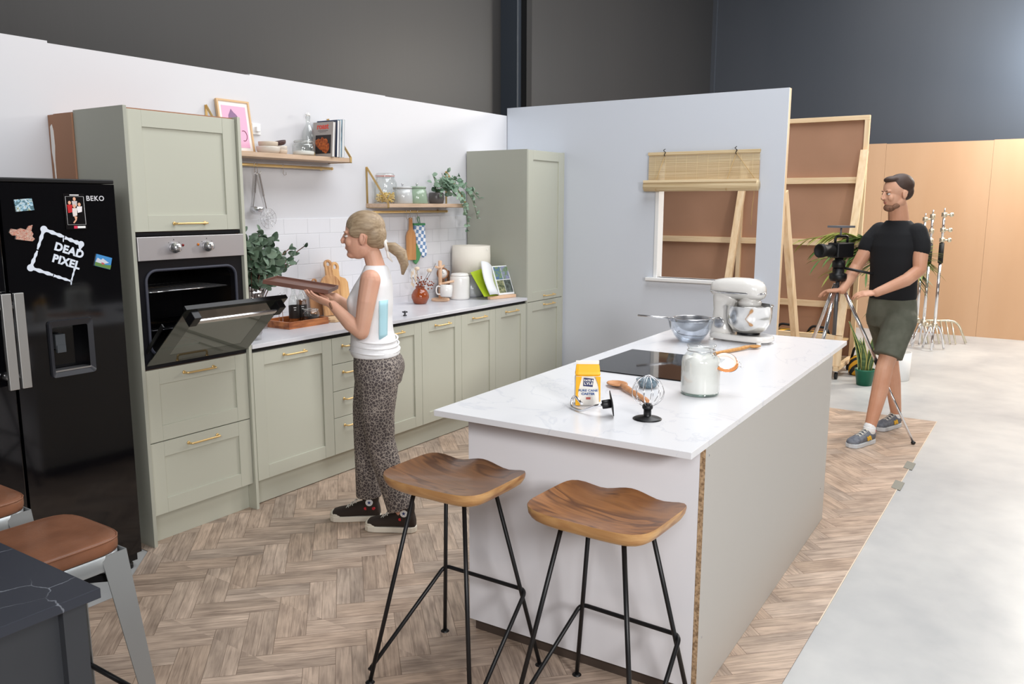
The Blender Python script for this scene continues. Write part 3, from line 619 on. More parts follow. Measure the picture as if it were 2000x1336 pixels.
for r_, z in ((.070, .142), (.058, .15), (.04, .146), (.02, .139), (.001, .143)):
    g.append([Vector((jx+r_*math.cos(2*PI*k/NZ), jy+r_*math.sin(2*PI*k/NZ), ZT+z+.006*math.sin(k*.9+r_*60)*min(1, r_*25)+rf.uniform(-.0015, .0015))) for k in range(NZ)])
fl.rings(g).build('flour', mat('flour', (246, 244, 240), .95), jr)
rg = MB().tube([(jx+.055*math.cos(R(a)), jy+.055*math.sin(R(a)), ZT+.176) for a in range(0, 360, 12)], .0018, 6, closed=True)
rg.tube(arcpts([(jx+.054, jy-.01, ZT+.176), (jx+.072, jy-.012, ZT+.165), (jx+.068, jy-.014, ZT+.14), (jx+.06, jy-.03, ZT+.15)], .006), .0016, 6)
rg.build('wire_clip', steel, jr)
lidc = Vector((jx+.030, jy-.088, ZT+.128)); lm = Matrix.Translation(lidc) @ Vector((-.50, -.32, .80)).normalized().to_track_quat('Z', 'Y').to_matrix().to_4x4()
lidm = MB().lathe([(.0, .004), (.043, .004), (.047, .008), (.047, .013), (.040, .014), (0, .012)], (0, 0, 0), 32); lidm.xf(lm); lid = lidm.build('lid', jgl, jr)
MB().lathe([(.036, -.001), (.049, -.001), (.050, .004), (.047, .007), (.036, .006)], (0, 0, 0), 32, cap=False).xf(lm).build('rubber_seal', mat('orange_rubber', (238, 150, 80), .5), lid)
wc = MB().tube([(.05*math.cos(R(a)), .05*math.sin(R(a)), .002) for a in range(0, 360, 12)], .0016, 6, closed=True); wc.tube(arcpts([(.048, -.012, 0), (.068, -.012, -.014), (.068, .012, -.014), (.048, .012, 0)], .006), .0014, 6); wc.xf(lm); wc.build('lid_wire', steel, lid)
MB().tube([(jx+.04, jy-.034, ZT+.176), (jx+.046, jy-.04, ZT+.16), tuple(lm @ Vector((-.03, .035, .004)))], .0018, 6).build('hinge_wire', steel, jr)
# -- wooden spoons
beech = mat('beech', (206, 150, 104), .5, rgb2=(190, 130, 86), nscale=8, nstretch=(8, 1, 8))
def spoon(name, p0, p1, label, bw=.03, wmat=beech, slots=False):
    p0 = Vector(p0); p1 = Vector(p1); d_ = p1-p0; L_ = d_.length; a = math.atan2(d_.y, d_.x)
    s = thing(name, (p0.x, p0.y, p0.z), label, 'spoon', 'wooden spoons on the island', rz=a)
    def P(i, j):
        x = -.045+i*.09; e_ = math.sqrt(max(0, 1-(x/.0451)**2)); y = (j*2-1)*bw*e_
        return (x, y, .012-.009*(1-(x/.045)**2)*(1-(j*2-1)**2)+.004*i)
    m = MB().grid(P, 16, 10); o = m.build('bowl', wmat, s, world=False, solid=.005)
    m = MB().tube([(.04, 0, .016), (.07, 0, .015), (.12, 0, .0125), (L_-.02, 0, .0105), (L_, 0, .0095)], [.006, .0105, .0095, .0085, .006], 10); m.build('handle', wmat, s, world=False)
    return s
s1 = spoon('wooden_spoon', (.795, -2.675, ZT), (.63, -2.86, ZT), 'wooden spoon lying behind the black-based whisk', .032); s1.scale = (1.25, 1.25, 1.1)
spoon('wooden_spoon', (2.02, -2.862, ZT), (1.70, -2.76, ZT), 'wooden spoon lying behind the flour jar below the mixer', .028, mat('ochre_beech', (204, 150, 84), .5, rgb2=(186, 130, 66), nscale=8, nstretch=(8, 1, 8)))
# -- blue dish
dd = MB().lathe([(0, .003), (.022, .002), (.028, 0), (.034, .004), (.047, .026), (.048, .034), (.045, .035), (.042, .03), (.03, .012), (0, .009)], (.855, -2.785, ZT), 36)
tag(dd.build('pinch_bowl', mat('speckled_glaze', (120, 138, 148), .35, rgb2=(86, 104, 116), nscale=120)), 'tiny speckled blue-grey dish behind the wire whisk', 'dish')
# -- sugar bag
bg = thing('sugar_bag', (.462, -2.715, ZT), 'yellow and white paper bag of caster sugar with a folded top', 'bag', rz=R(-58))
paper = mat('white_paper', (240, 236, 228), .7); yel = mat('yellow_print', (246, 182, 34), .6)
def bagring(z, w, t, sk=0): return [Vector((w*c*(1+.02*math.sin(z*90+c)), t*s_*(1+.05*math.sin(z*70+2*s_))+sk, z)) for c, s_ in [(-1, -.75), (-.8, -1), (0, -1.06), (.8, -1), (1, -.75), (1, .75), (.8, 1), (0, 1.05), (-.8, 1), (-1, .75)]]
m = MB()
m.rings([bagring(z, w, t, sk) for z, w, t, sk in ((0, .036, .024, 0), (.004, .038, .026, 0), (.03, .0395, .028, 0), (.07, .040, .0285, 0), (.10, .039, .026, 0), (.115, .036, .021, .001))], smooth=False)
bag = m.build('paper_body', paper, bg, world=False, bev=.002)
MB().rings([bagring(z, w, t, sk) for z, w, t, sk in ((.112, .038, .023, .001), (.119, .039, .024, .000), (.126, .038, .017, .003), (.146, .036, .007, .010), (.152, .034, .004, .012))], smooth=False).build('folded_top', yel, bg, world=False)
MB().rings([bagring(z, w, t, sk) for z, w, t, sk in ((.1515, .035, .005, .012), (.163, .036, .0045, .014))], smooth=False).build('top_edge', paper, bg, world=False)
fy = -.0305
def pz(pts, name, mt, parent=bag, d_=.0008): return MB().prism(pts, fy-d_, fy+.003, 'y').build(name, mt, parent, world=False)
pz([(-.0385, .004), (-.024, .002), (-.026, .02), (-.031, .045), (-.027, .075), (-.022, .098), (-.02, .112), (-.038, .112)], 'yellow_splash', yel)
pz([(.0385, .02), (.036, .015), (.035, .05), (.030, .085), (.022, .112), (.038, .112)], 'yellow_splash', yel)
pz([(-.015, .077), (.014, .074), (.017, .104), (-.013, .108)], 'logo_panel', mat('navy_print', (44, 48, 96), .6), d_=.0012)
BM = lambda x, z: Matrix.Translation((x, fy-.0016, z)) @ rot('X', 90)
def btext(s, size, x, z, mt, sp=1, off=.0004):
    cu = bpy.data.curves.new('t', 'FONT'); cu.body = s; cu.size = size; cu.extrude = .0003; cu.align_x = 'CENTER'; cu.align_y = 'CENTER'; cu.offset = off
    ob = bpy.data.objects.new('tmp', cu); COL.objects.link(ob); me = bpy.data.meshes.new_from_object(ob.evaluated_get(bpy.context.evaluated_depsgraph_get())); bpy.data.objects.remove(ob)
    me.transform(BM(x, z)); o = bpy.data.objects.new('lettering', me); COL.objects.link(o); me.materials.clear(); me.materials.append(mt); o.parent = bag
btext('TATE &', .009, .001, .098, paper); btext('LYLE', .013, .001, .086, paper)
blue_ink = mat('blue_ink', (50, 90, 150), .6)
btext('PURE CANE', .0115, .0, .060, blue_ink, off=.0002); btext('CASTER', .0115, .0, .047, blue_ink)
pz([(-.006, .026), (.008, .026), (.008, .034), (-.006, .034)], 'red_badge', mat('brick_red_print', (196, 100, 90), .6))
bg.scale = (1.2, 1.15, 1.0)
# -- dough hook lying on its side
dh = thing('dough_hook', (.36, -2.80, ZT), 'chrome dough hook with a black splash disc lying on its side', 'mixer attachment')
ax = Vector((.08, -.16, 0)).normalized(); cen = Vector((.345, -2.875, ZT+.048)); q = ax.to_track_quat('Z', 'Y').to_matrix().to_4x4()
dm2 = Matrix.Translation(cen) @ rot('X', 0) @ (Vector((.10, -.16, .03)).normalized()).to_track_quat('Z', 'Y').to_matrix().to_4x4()
MB().lathe([(0, -.003), (.046, -.001), (.047, .001), (.02, .004), (0, .005)], (0, 0, 0), 32).xf(dm2).build('splash_disc', black_plastic, dh)
MB().lathe([(.015, -.034), (.016, -.03), (.016, -.004), (.013, -.002)], (0, 0, 0), 20).xf(dm2).build('hub', black_plastic, dh)
hk = MB().tube(arcpts([tuple(dm2 @ Vector((0, 0, -.03))), tuple(dm2 @ Vector((0, 0, -.055))), (.335, -2.765, ZT+.006), (.372, -2.712, ZT+.007), (.398, -2.700, ZT+.034), (.372, -2.716, ZT+.046), (.352, -2.748, ZT+.026)], .022), [.0055]*3+[.005]*28, 10) if False else None
pts = arcpts([tuple(dm2 @ Vector((0, 0, -.03))), tuple(dm2 @ Vector((0, 0, -.055))), (.330, -2.760, ZT+.007), (.360, -2.700, ZT+.008), (.395, -2.690, ZT+.036), (.378, -2.712, ZT+.046), (.352, -2.752, ZT+.028)], .022)
MB().tube(pts, .0052, 10).build('hook', chrome, dh)
# -- whisk standing on its disc
wk = thing('balloon_whisk', (.385, -2.995, ZT), 'wire balloon whisk attachment standing upright on its black disc', 'mixer attachment')
wc_ = (.385, -2.995, ZT)
MB().lathe([(0, 0), (.050, 0), (.051, .002), (.045, .005), (.015, .011), (.0135, .013), (.0135, .035), (.017, .037), (.019, .042), (.018, .05), (.012, .054), (.012, .056), (0, .056)], wc_, 36).build('base_disc', black_plastic, wk)
for k in range(6):
    a = PI*k/6+.2; e_ = Vector((math.cos(a), math.sin(a), 0)); P0 = Vector(wc_)
    prof = [(.012, .046), (.034, .056), (.054, .078), (.058, .1), (.048, .128), (.026, .148), (0, .154+.0012*k)]
    pts = [P0+e_*r_+Vector((0, 0, z)) for r_, z in prof]+[P0-e_*r_+Vector((0, 0, z)) for r_, z in prof[-2::-1]]
    MB().tube(arcpts(pts, .02, 4), .0011, 6).build('wire_loop', chrome, wk)
# ================================================================== WOODEN BAR STOOLS
def acacia(name, c1, c2, c3, scale):
    m = bpy.data.materials.new(name); m.use_nodes = True; t = m.node_tree; b = t.nodes['Principled BSDF']; L = t.links
    tc = t.nodes.new('ShaderNodeTexCoord'); mp = t.nodes.new('ShaderNodeMapping'); mp.inputs['Scale'].default_value = (3.5, .9, 3); mp.inputs['Rotation'].default_value = (0, 0, .12); L.new(tc.outputs['Object'], mp.inputs[0])
    n = t.nodes.new('ShaderNodeTexNoise'); n.inputs['Scale'].default_value = 1.5; n.inputs['Detail'].default_value = 3; n.inputs['Distortion'].default_value = 1.0; L.new(mp.outputs[0], n.inputs[0])
    w_ = t.nodes.new('ShaderNodeMath'); w_.operation = 'MULTIPLY'; w_.inputs[1].default_value = scale; L.new(n.outputs[0], w_.inputs[0])
    s_ = t.nodes.new('ShaderNodeMath'); s_.operation = 'FRACT'; L.new(w_.outputs[0], s_.inputs[0])
    r = t.nodes.new('ShaderNodeValToRGB'); e = r.color_ramp.elements; e[0].color = (*lin(c1), 1); e[1].color = (*lin(c1), 1); e[1].position = 1
    x = e.new(.35); x.color = (*lin(c2), 1); x = e.new(.6); x.color = (*lin(c3), 1); x = e.new(.72); x.color = (*lin(c2), 1)
    f = t.nodes.new('ShaderNodeTexNoise'); f.inputs['Scale'].default_value = 2; mp2 = t.nodes.new('ShaderNodeMapping'); mp2.inputs['Scale'].default_value = (60, 3, 10); L.new(tc.outputs['Object'], mp2.inputs[0]); L.new(mp2.outputs[0], f.inputs[0])
    mixn = t.nodes.new('ShaderNodeMix'); mixn.data_type = 'RGBA'; mixn.blend_type = 'MULTIPLY'; mixn.inputs[0].default_value = .35
    L.new(s_.outputs[0], r.inputs[0]); L.new(r.outputs[0], mixn.inputs[6]); L.new(f.outputs[1] if False else f.outputs['Fac'], mixn.inputs[7])
    L.new(mixn.outputs[2], b.inputs['Base Color']); b.inputs['Roughness'].default_value = .3; b.inputs['Coat Weight'].default_value = .15
    return m
aca = acacia('acacia_dark', (126, 90, 64), (148, 104, 70), (104, 72, 52), 5)
aca2 = acacia('acacia_red', (150, 98, 58), (172, 116, 68), (108, 68, 42), 6)
sap = mat('acacia_sapwood', (216, 172, 116), .32, rgb2=(158, 108, 66), nscale=2.6, nstretch=(3, 1.6, 14), noise=.6)
def saddle(x, y):
    # x: -1 (room side) .. 1 (island side), y: -1..1
    r2 = max(abs(x), abs(y)); dish = -.018*max(0, 1-(x*.95)**2)*max(0, 1-y*y)
    front = max(0, (x+.1)/1.1)**2
    pom = .012*front*math.exp(-(y/.28)**2); dip = -.013*front*(math.exp(-((abs(y)-.52)/.26)**2)); edge = .009*abs(y)**3-.003
    return dish+pom*.9+dip*.8+edge
def wood_stool(name, x, y, z0, label, wm, rz=0):
    s = thing(name, (x, y, 0), label, 'bar stool', 'wooden saddle-seat bar stools at the island', rz=rz)
    NA = 64; hx, hy = .168, .212; m = MB(); g = []
    def oc(a, pw=6):
        c, s_ = math.cos(a), math.sin(a); k = (abs(c)**pw+abs(s_)**pw)**(-1/pw); return c*k, s_*k
    for r_ in (.001, .15, .3, .45, .6, .72, .84, .93, .98, 1.0):
        g.append([Vector((hx*r_*oc(2*PI*k/NA)[0], hy*r_*oc(2*PI*k/NA)[1], z0+saddle(r_*oc(2*PI*k/NA)[0], r_*oc(2*PI*k/NA)[1]))) for k in range(NA)])
    top = m.rings(g, cap=False); m.m = 1; g2 = [g[-1]]
    for r_, dz, fl_ in ((1.005, -.006, 1), (.995, -.02, 1), (.95, -.036, .7), (.86, -.048, .4), (.7, -.054, .1), (.001, -.056, 0)):
        g2.append([Vector((hx*r_*oc(2*PI*k/NA)[0], hy*r_*oc(2*PI*k/NA)[1], z0+saddle(oc(2*PI*k/NA)[0], oc(2*PI*k/NA)[1])*fl_+dz)) for k in range(NA)])
    m.rings(g2, cap=False)
    m.build('seat', [wm, sap], s, world=False)
    A, B, a, b = .212, .218, .086, .104; zt = z0-.05
    for sx in (-1, 1):
        for sy in (-1, 1):
            l = MB().tube([(sx*A, sy*B, .006), (sx*a, sy*b, zt)], .0075, 10).build('leg', black_metal, s, world=False)
            MB().lathe([(0, 0), (.016, 0), (.017, .003), (.012, .008), (.006, .011)], (sx*A, sy*B, 0), 16).build('foot_pad', black_plastic, l, world=False)
    MB().box(-a-.02, a+.02, -b-.02, b+.02, zt-.004, zt+.002).build('seat_plate', black_metal, s, world=False)
    zr = .30; kx = A-(A-a)*zr/zt+.013; ky = B-(B-b)*zr/zt+.013
    fx, fy_ = -A+.004, B+.006
    MB().tube(arcpts([(fx, fy_, .045), (kx, ky, zr), (kx, -ky, zr), (fx, -fy_, .045)], .025, 6), .0075, 10).build('foot_rail', black_metal, s, world=False)
    return s
wood_stool('bar_stool', -.072, -2.493, .748, 'saddle-seat wooden bar stool on black legs, the one nearer the kitchen wall', aca)
wood_stool('bar_stool', -.058, -3.066, .748, 'redder saddle-seat wooden bar stool at the chipboard-edged corner of the island', aca2, rz=R(-1.5))
# ================================================================== DARK COUNTER AND LEATHER STOOLS
def dark_marble():
    m = bpy.data.materials.new('black_marble'); m.use_nodes = True; t = m.node_tree; b = t.nodes['Principled BSDF']; L = t.links
    tc = t.nodes.new('ShaderNodeTexCoord'); n = t.nodes.new('ShaderNodeTexNoise'); n.inputs['Scale'].default_value = 7; n.inputs['Detail'].default_value = 5
    L.new(tc.outputs['Object'], n.inputs[0]); ma = t.nodes.new('ShaderNodeVectorMath'); ma.operation = 'MULTIPLY_ADD'; ma.inputs[1].default_value = (.12, .12, .12)
    L.new(n.outputs['Color'], ma.inputs[0]); L.new(tc.outputs['Object'], ma.inputs[2])
    v = t.nodes.new('ShaderNodeTexVoronoi'); v.feature = 'DISTANCE_TO_EDGE'; v.inputs['Scale'].default_value = 5.5; L.new(ma.outputs[0], v.inputs['Vector'])
    n2 = t.nodes.new('ShaderNodeTexNoise'); n2.inputs['Scale'].default_value = 5; L.new(tc.outputs['Object'], n2.inputs[0])
    mu = t.nodes.new('ShaderNodeMath'); mu.operation = 'MULTIPLY_ADD'; mu.inputs[1].default_value = .10; mu.inputs[2].default_value = -.048; L.new(n2.outputs[0], mu.inputs[0])
    ad = t.nodes.new('ShaderNodeMath'); ad.operation = 'ADD'; L.new(v.outputs['Distance'], ad.inputs[0]); L.new(mu.outputs[0], ad.inputs[1])
    r = t.nodes.new('ShaderNodeValToRGB'); r.color_ramp.elements[0].position = 0; r.color_ramp.elements[1].position = .012
    r.color_ramp.elements[0].color = (*lin((118, 122, 130)), 1); r.color_ramp.elements[1].color = (*lin((42, 45, 54)), 1)
    L.new(ad.outputs[0], r.inputs[0]); L.new(r.outputs[0], b.inputs['Base Color']); b.inputs['Roughness'].default_value = .35
    return m
dc = thing('dark_counter', (-1.8, -2.2, 0), 'dark counter with black marble-effect top in the near left corner', 'counter')
MB().box(-2.15, -1.389, -2.617, -1.3, .8785, .9).build('marble_top', dark_marble(), dc, bev=.0015)
gr = mat('charcoal_paint', (50, 52, 56), .5)
bd = MB().box(-2.1, -1.43, -2.585, -1.34, .0, .878).build('base_body', gr, dc)
MB().box(-1.46, -1.415, -2.605, -2.585, .0, .878).build('corner_post', gr, bd, bev=.001)
MB().box(-1.428, -1.413, -2.6, -1.34, 0, .8778).build('side_panel', black_matte, bd)
gun = mat('gunmetal', (158, 161, 162), .36, .6)
leather = mat('tan_leather', (128, 84, 60), .42, rgb2=(108, 68, 46), nscale=9, bump=.25, bscale=120, coat=.1)
def leather_stool(x, y, label):
    s = thing('leather_stool', (x, y, 0), label, 'bar stool', 'leather-topped metal bar stools')
    NA = 48
    def ring(k_, z, hx=.158, pw=5):
        o = []
        for k in range(NA):
            a = 2*PI*k/NA; c, s_ = math.cos(a), math.sin(a); q_ = (abs(c)**pw+abs(s_)**pw)**(-1/pw); o.append(Vector((c*q_*hx*k_, s_*q_*hx*k_, z)))
        return o
    MB().rings([ring(k_, z) for k_, z in ((.97, .712), (.99, .716), (1.0, .725), (1.0, .743), (.985, .75), (.97, .7525), (.9, .755), (.7, .758), (.4, .759), (.01, .759))]).build('seat_pad', leather, s, world=False)
    MB().tube([p for p in ring(.992, .7495)], .0028, 8, closed=True).build('piping', leather, s, world=False)
    MB().rings([ring(k_, z) for k_, z in ((.985, .668), (.985, .711), (.93, .7112), (.93, .668))], cap=False).build('apron', gun, s, world=False)
    for sx in (-1, 1):
        for sy in (-1, 1):
            m = MB(); tx, ty, bx, by = .1515*sx, .1515*sy, .212*sx, .212*sy; zt_, zb_ = .711, .0
            for (dx, dy) in ((-sx, 0), (0, -sy)):
                wt_, wb_ = .072, .028
                a0 = Vector((tx, ty, zt_)); b0 = Vector((bx, by, zb_)); d_ = Vector((dx, dy, 0))
                m.add([a0, a0+d_*wt_, b0+d_*wb_, b0], [(0, 1, 2, 3)])
            m.build('leg', gun, s, world=False, solid=.003)
    zr = .24; q_ = .212-.0555*zr/.7-.006
    for a, b in (((q_, q_), (q_, -q_)), ((q_, -q_), (-q_, -q_)), ((-q_, -q_), (-q_, q_)), ((-q_, q_), (q_, q_))):
        MB().tube([(*a, zr), (*b, zr)], .008, 8).build('foot_rail', black_metal, s, world=False)
    MB().bar((.125, .125, .64), (-.125, -.125, .64), .012, .02).build('cross_brace', black_metal, s, world=False)
    MB().bar((-.125, .125, .63), (.125, -.125, .63), .012, .02).build('cross_brace', black_metal, s, world=False)
    return s
leather_stool(-1.160, -1.912, 'leather-topped metal stool beside the black marble counter, nearest the camera')
leather_stool(-1.155, -1.39, 'leather-topped metal stool mostly out of frame in front of the fridge')
# tape marks on the concrete
tp = mat('grey_tape', (132, 130, 120), .7)
for i, (x, lab) in enumerate(((3.44, 'farther of the two grey tape pieces on the vinyl edge'), (2.99, 'nearer of the two grey tape pieces on the vinyl edge'))):
    m = MB().prism([(x-.10, -3.50), (x+.06, -3.50), (x+.09, -3.445), (x-.07, -3.445)], .0032, .0048); tag(m.build('floor_tape', tp), lab, 'tape', 'tape pieces on the floor edge')
# ================================================================== SHELVES ON THE BACK WALL
oak = mat('pale_oak', (206, 180, 156), .5, rgb2=(190, 162, 136), nscale=6, nstretch=(1, 8, 8))
def shelf(x0, x1, z, label, rail, zr, rx0, rx1, rlabel, top=.255):
    s = thing('wall_shelf', ((x0+x1)/2, -.1, z), label, 'shelf', 'oak shelves on brass strap brackets')
    MB().box(x0, x1, -.2, -.0, z-.027, z).build('board', oak, s, bev=.001)
    for x in (x0+.012, x1-.012):
        w_ = .016
        MB().bar((x, -.003, z-.03), (x, -.003, z+top), w_, .004, (0, 1, 0)).bar((x, -.004, z+top-.002), (x, -.2, z+.004), w_, .003, (1, 0, 0)).box(x-w_/2, x+w_/2, -.204, -.2005, z-.032, z+.008).box(x-w_/2, x+w_/2, -.204, -.001, z-.031, z-.028).build('bracket', antique_brass, s)
    r = thing('hanging_rail', ((rx0+rx1)/2, -.05, zr), rlabel, 'rail', 'brass hanging rails under the shelves')
    MB().tube([(rx0, -.05, zr), (rx1, -.05, zr)], .009, 14).build('rod', brass, r)
    for x in (rx0+.03, rx1-.05):
        MB().tube([(x, -.001, zr), (x, -.052, zr)], .005, 10).lathe([(.013, 0), (.013, .004), (.006, .007)], (x, -.0, zr), 14, rot('X', 90)).build('mount', brass, r)
    for x in (rx0, rx1): MB().ell((x, -.05, zr), .0105).build('end_knob', brass, r)
    return s
shelf(.86, 1.832, 1.951, 'upper oak wall shelf beside the oven housing, holding cookbooks', 1, 1.885, .9, 1.795, 'brass rail under the upper shelf with ladle and skimmer', .26)
shelf(2.165, 3.10, 1.657, 'lower oak wall shelf holding canisters and a trailing plant', 1, 1.597, 2.13, 3.03, 'brass rail under the lower shelf with chopping board and oven glove', .255)
def s_hook(x, zr, n=0):
    m = MB().tube(arcpts([(x-.008, -.058, zr-.004), (x-.008, -.06, zr+.012), (x+.004, -.045, zr+.013), (x+.006, -.04, zr-.01), (x, -.05, zr-.03), (x-.012, -.06, zr-.047), (x, -.065, zr-.058), (x+.014, -.062, zr-.048), (x+.014, -.06, zr-.036)], .01), .0018, 6)
    return m.build('s_hook', steel)
for i, (x, zr, lab) in enumerate(((1.155, 1.885, 'thin wire hook holding the ladle on the upper rail'), (1.178, 1.885, 'thin wire hook holding the skimmer on the upper rail'), (1.378, 1.885, 'empty thin wire hook on the upper brass rail'),
        (2.54, 1.597, 'empty thin wire hook left of the hanging chopping board'), (2.585, 1.597, 'thin wire hook holding the narrow chopping board'), (2.67, 1.597, 'thin wire hook holding the checked oven glove'))):
    tag(s_hook(x, zr), lab, 'hook', 'wire hooks on the brass rails')
# ladle and skimmer
ld = thing('ladle', (1.165, -.06, 1.84), 'steel ladle hanging from the upper brass rail', 'ladle')
MB().tube(arcpts([(1.163, -.062, 1.838), (1.155, -.06, 1.845), (1.150, -.06, 1.838), (1.157, -.06, 1.826), (1.163, -.062, 1.838)], .004), .0018, 6).bar((1.157, -.06, 1.828), (1.145, -.055, 1.72), .013, .004, (0, 1, 0)).bar((1.145, -.055, 1.72), (1.133, -.045, 1.628), .008, .004, (0, 1, 0)).build('handle', steel, ld)
MB().lathe([(0, -.034), (.02, -.032), (.036, -.02), (.042, 0), (.040, 0), (.034, -.018), (.018, -.029), (0, -.031)], (1.158, -.06, 1.632), 28, rot('Y', 8)).build('cup', steel, ld)
sk = thing('skimmer', (1.19, -.06, 1.84), 'round wire skimmer hanging beside the ladle', 'skimmer')
MB().bar((1.178, -.062, 1.832), (1.215, -.05, 1.70), .012, .005, (0, 1, 0)).bar((1.215, -.05, 1.70), (1.236, -.045, 1.625), .006, .005, (0, 1, 0)).build('handle', steel, sk)
m = MB(); cx, cz = 1.248, 1.565
for r_ in (.062, .038, .016): m.tube([(cx+r_*math.cos(R(a)), -.045+.0*a, cz+r_*math.sin(R(a))) for a in range(0, 360, 15)], .0013, 5, closed=True)
for a in range(0, 180, 30): m.tube([(cx-.062*math.cos(R(a)), -.045, cz-.062*math.sin(R(a))), (cx, -.038, cz), (cx+.062*math.cos(R(a)), -.045, cz+.062*math.sin(R(a)))], .0009, 4)
m.build('wire_disc', steel, sk)
# ---- upper shelf contents
ZS = 1.9512
pf = thing('framed_print', (1.04, -.04, ZS), 'pink abstract leaf print in a thin oak frame leaning on the shelf', 'picture')
lean = Matrix.Translation((1.045, -.055, ZS)) @ rot('X', -8)
W2, H2 = .115, .305
MB().box(-W2, -W2+.011, -.009, .009, 0, H2).box(W2-.011, W2, -.009, .009, 0, H2).box(-W2+.011, W2-.011, -.009, .009, 0, .011).box(-W2+.011, W2-.011, -.009, .009, H2-.011, H2).xf(lean).build('frame', mat('light_oak_frame', (214, 178, 134), .45), pf)
mt_ = MB().box(-W2+.011, W2-.011, -.003, .006, .011, H2-.011).xf(lean).build('mount', mat('cream_card', (240, 234, 228), .6), pf)
MB().box(-.085, .085, -.0042, -.003, .03, .27).xf(lean).build('pink_ground', mat('pink_ink', (232, 176, 204), .5), pf)
leafp = [(-.03, .165), (-.045, .19), (-.042, .215), (-.03, .235), (-.02, .253), (-.005, .235), (.012, .222), (.03, .2), (.034, .18), (.02, .165)]
MB().prism(leafp, -.0052, -.0042, 'y').xf(lean).build('leaf_shape', mat('mauve_ink', (140, 106, 142), .5), pf)
MB().tube([(.05+.022*math.cos(R(a)), -.0048, .10+.03*math.sin(R(a))) for a in range(-110, 120, 15)], .002, 5).xf(lean).build('line_drawing', mat('plum_ink', (120, 50, 80), .5), pf)
stone = mat('stoneware', (214, 206, 196), .4); brown_glaze = mat('brown_glaze', (84, 62, 60), .35); sand = mat('sand_glaze', (206, 190, 172), .45)
def cupprof(r, h, b=.7, t=.003): return [(0, .001), (r*b*.7, 0), (r*b, .004), (r*.97, h*.45), (r, h*.8), (r, h), (r-t, h), (r*.92, h*.45), (r*b*.8, .008), (0, .007)]
tag(MB().lathe(cupprof(.07, .042, .85), (1.208, -.12, ZS), 36).build('bowl', stone), 'wide cream stoneware bowl at the bottom of the left pile', 'bowl', 'bowls on the upper shelf')
tag(MB().lathe(cupprof(.058, .04, .8), (1.209, -.12, ZS+.030), 36).build('bowl', sand), 'smaller sand-coloured bowl nested on the wide cream bowl', 'bowl', 'bowls on the upper shelf')
tag(MB().lathe(cupprof(.036, .03, .85), (1.313, -.115, ZS), 28).build('bowl', sand), 'small beige dipping bowl at the bottom of the right pile', 'bowl', 'bowls on the upper shelf')
tag(MB().lathe(cupprof(.036, .028, .85), (1.313, -.115, ZS+.024), 28).build('bowl', stone), 'small white dipping bowl in the middle of the right pile', 'bowl', 'bowls on the upper shelf')
tag(MB().lathe(cupprof(.036, .026, .85), (0, 0, 0), 28).xf(Matrix.Translation((1.309, -.115, ZS+.056)) @ rot('Y', -14)).build('bowl', brown_glaze), 'small brown dipping bowl tilted on top of the right pile', 'bowl', 'bowls on the upper shelf')
def clipjar(x, y, z, r, h, name, label, fill=None, fh=.3, seal=None, lidless=False):
    j = thing(name, (x, y, z), label, 'jar')
    nk = r*.78
    MB().lathe([(0, .002), (r-.005, .002), (r, .008), (r, h*.62), (r-.003, h*.7), (nk+.002, h*.8), (nk, h*.84), (nk, h*.9)], (x, y, z), 32, cap=False).build('glass_body', jgl, j)
    MB().lathe([(nk+.004, h*.905), (nk+.004, h*.93), (nk-.006, h*.99), (0, h)], (x, y, z), 32, cap=False).build('lid', jgl, j)
    MB().lathe([(nk+.003, h*.885), (nk+.0055, h*.895), (nk+.003, h*.905)], (x, y, z), 32, cap=False).build('rubber_seal', seal or mat('clear_rubber', (225, 225, 220), .5), j)
    w = MB().tube([(x+(nk+.004)*math.cos(R(a)), y+(nk+.004)*math.sin(R(a)), z+h*.85) for a in range(0, 360, 15)], .0013, 5, closed=True)
    w.tube(arcpts([(x-nk-.004, y-.006, z+h*.85), (x-nk-.016, y-.004, z+h*.78), (x-nk-.02, y, z+h*.62), (x-nk-.012, y+.005, z+h*.7)], .005), .0014, 5)
    w.build('wire_clip', steel, j)
    if fill: MB().lathe([(0, .005), (r-.008, .005), (r-.004, .01), (r-.004, h*fh), (r*.6, h*fh+.004), (0, h*fh)], (x, y, z), 28).build('contents', fill, j)
    return j
clipjar(1.483, -.125, ZS, .07, .098, 'clip_top_jar', 'squat clip-top glass jar with white powder on the upper shelf', mat('white_powder', (240, 236, 230), .9), .28)
ob = thing('oil_bottle', (1.588, -.062, ZS), 'swing-top glass bottle with a little oil on the upper shelf', 'bottle')
MB().lathe([(0, .002), (.038, .002), (.041, .008), (.041, .125), (.036, .16), (.018, .195), (.0135, .21), (.0135, .245), (.016, .248), (.016, .256)], (1.588, -.062, ZS), 28, cap=False).build('glass_body', jgl, ob)
MB().lathe([(0, .005), (.037, .005), (.0385, .01), (.0385, .03), (0, .03)], (1.588, -.062, ZS), 28).build('olive_oil', mat('olive_oil', (214, 168, 40), .1), ob)
MB().lathe([(.014, .256), (.015, .262), (.013, .27), (.006, .274), (0, .275)], (1.588, -.062, ZS), 18).build('stopper', white_ceramic, ob)
MB().tube(arcpts([(1.588-.017, -.062, ZS+.236), (1.588-.02, -.064, ZS+.262), (1.588, -.062, ZS+.283), (1.588+.02, -.060, ZS+.262), (1.588+.017, -.062, ZS+.236)], .01), .0013, 5).build('wire_bail', steel, ob)
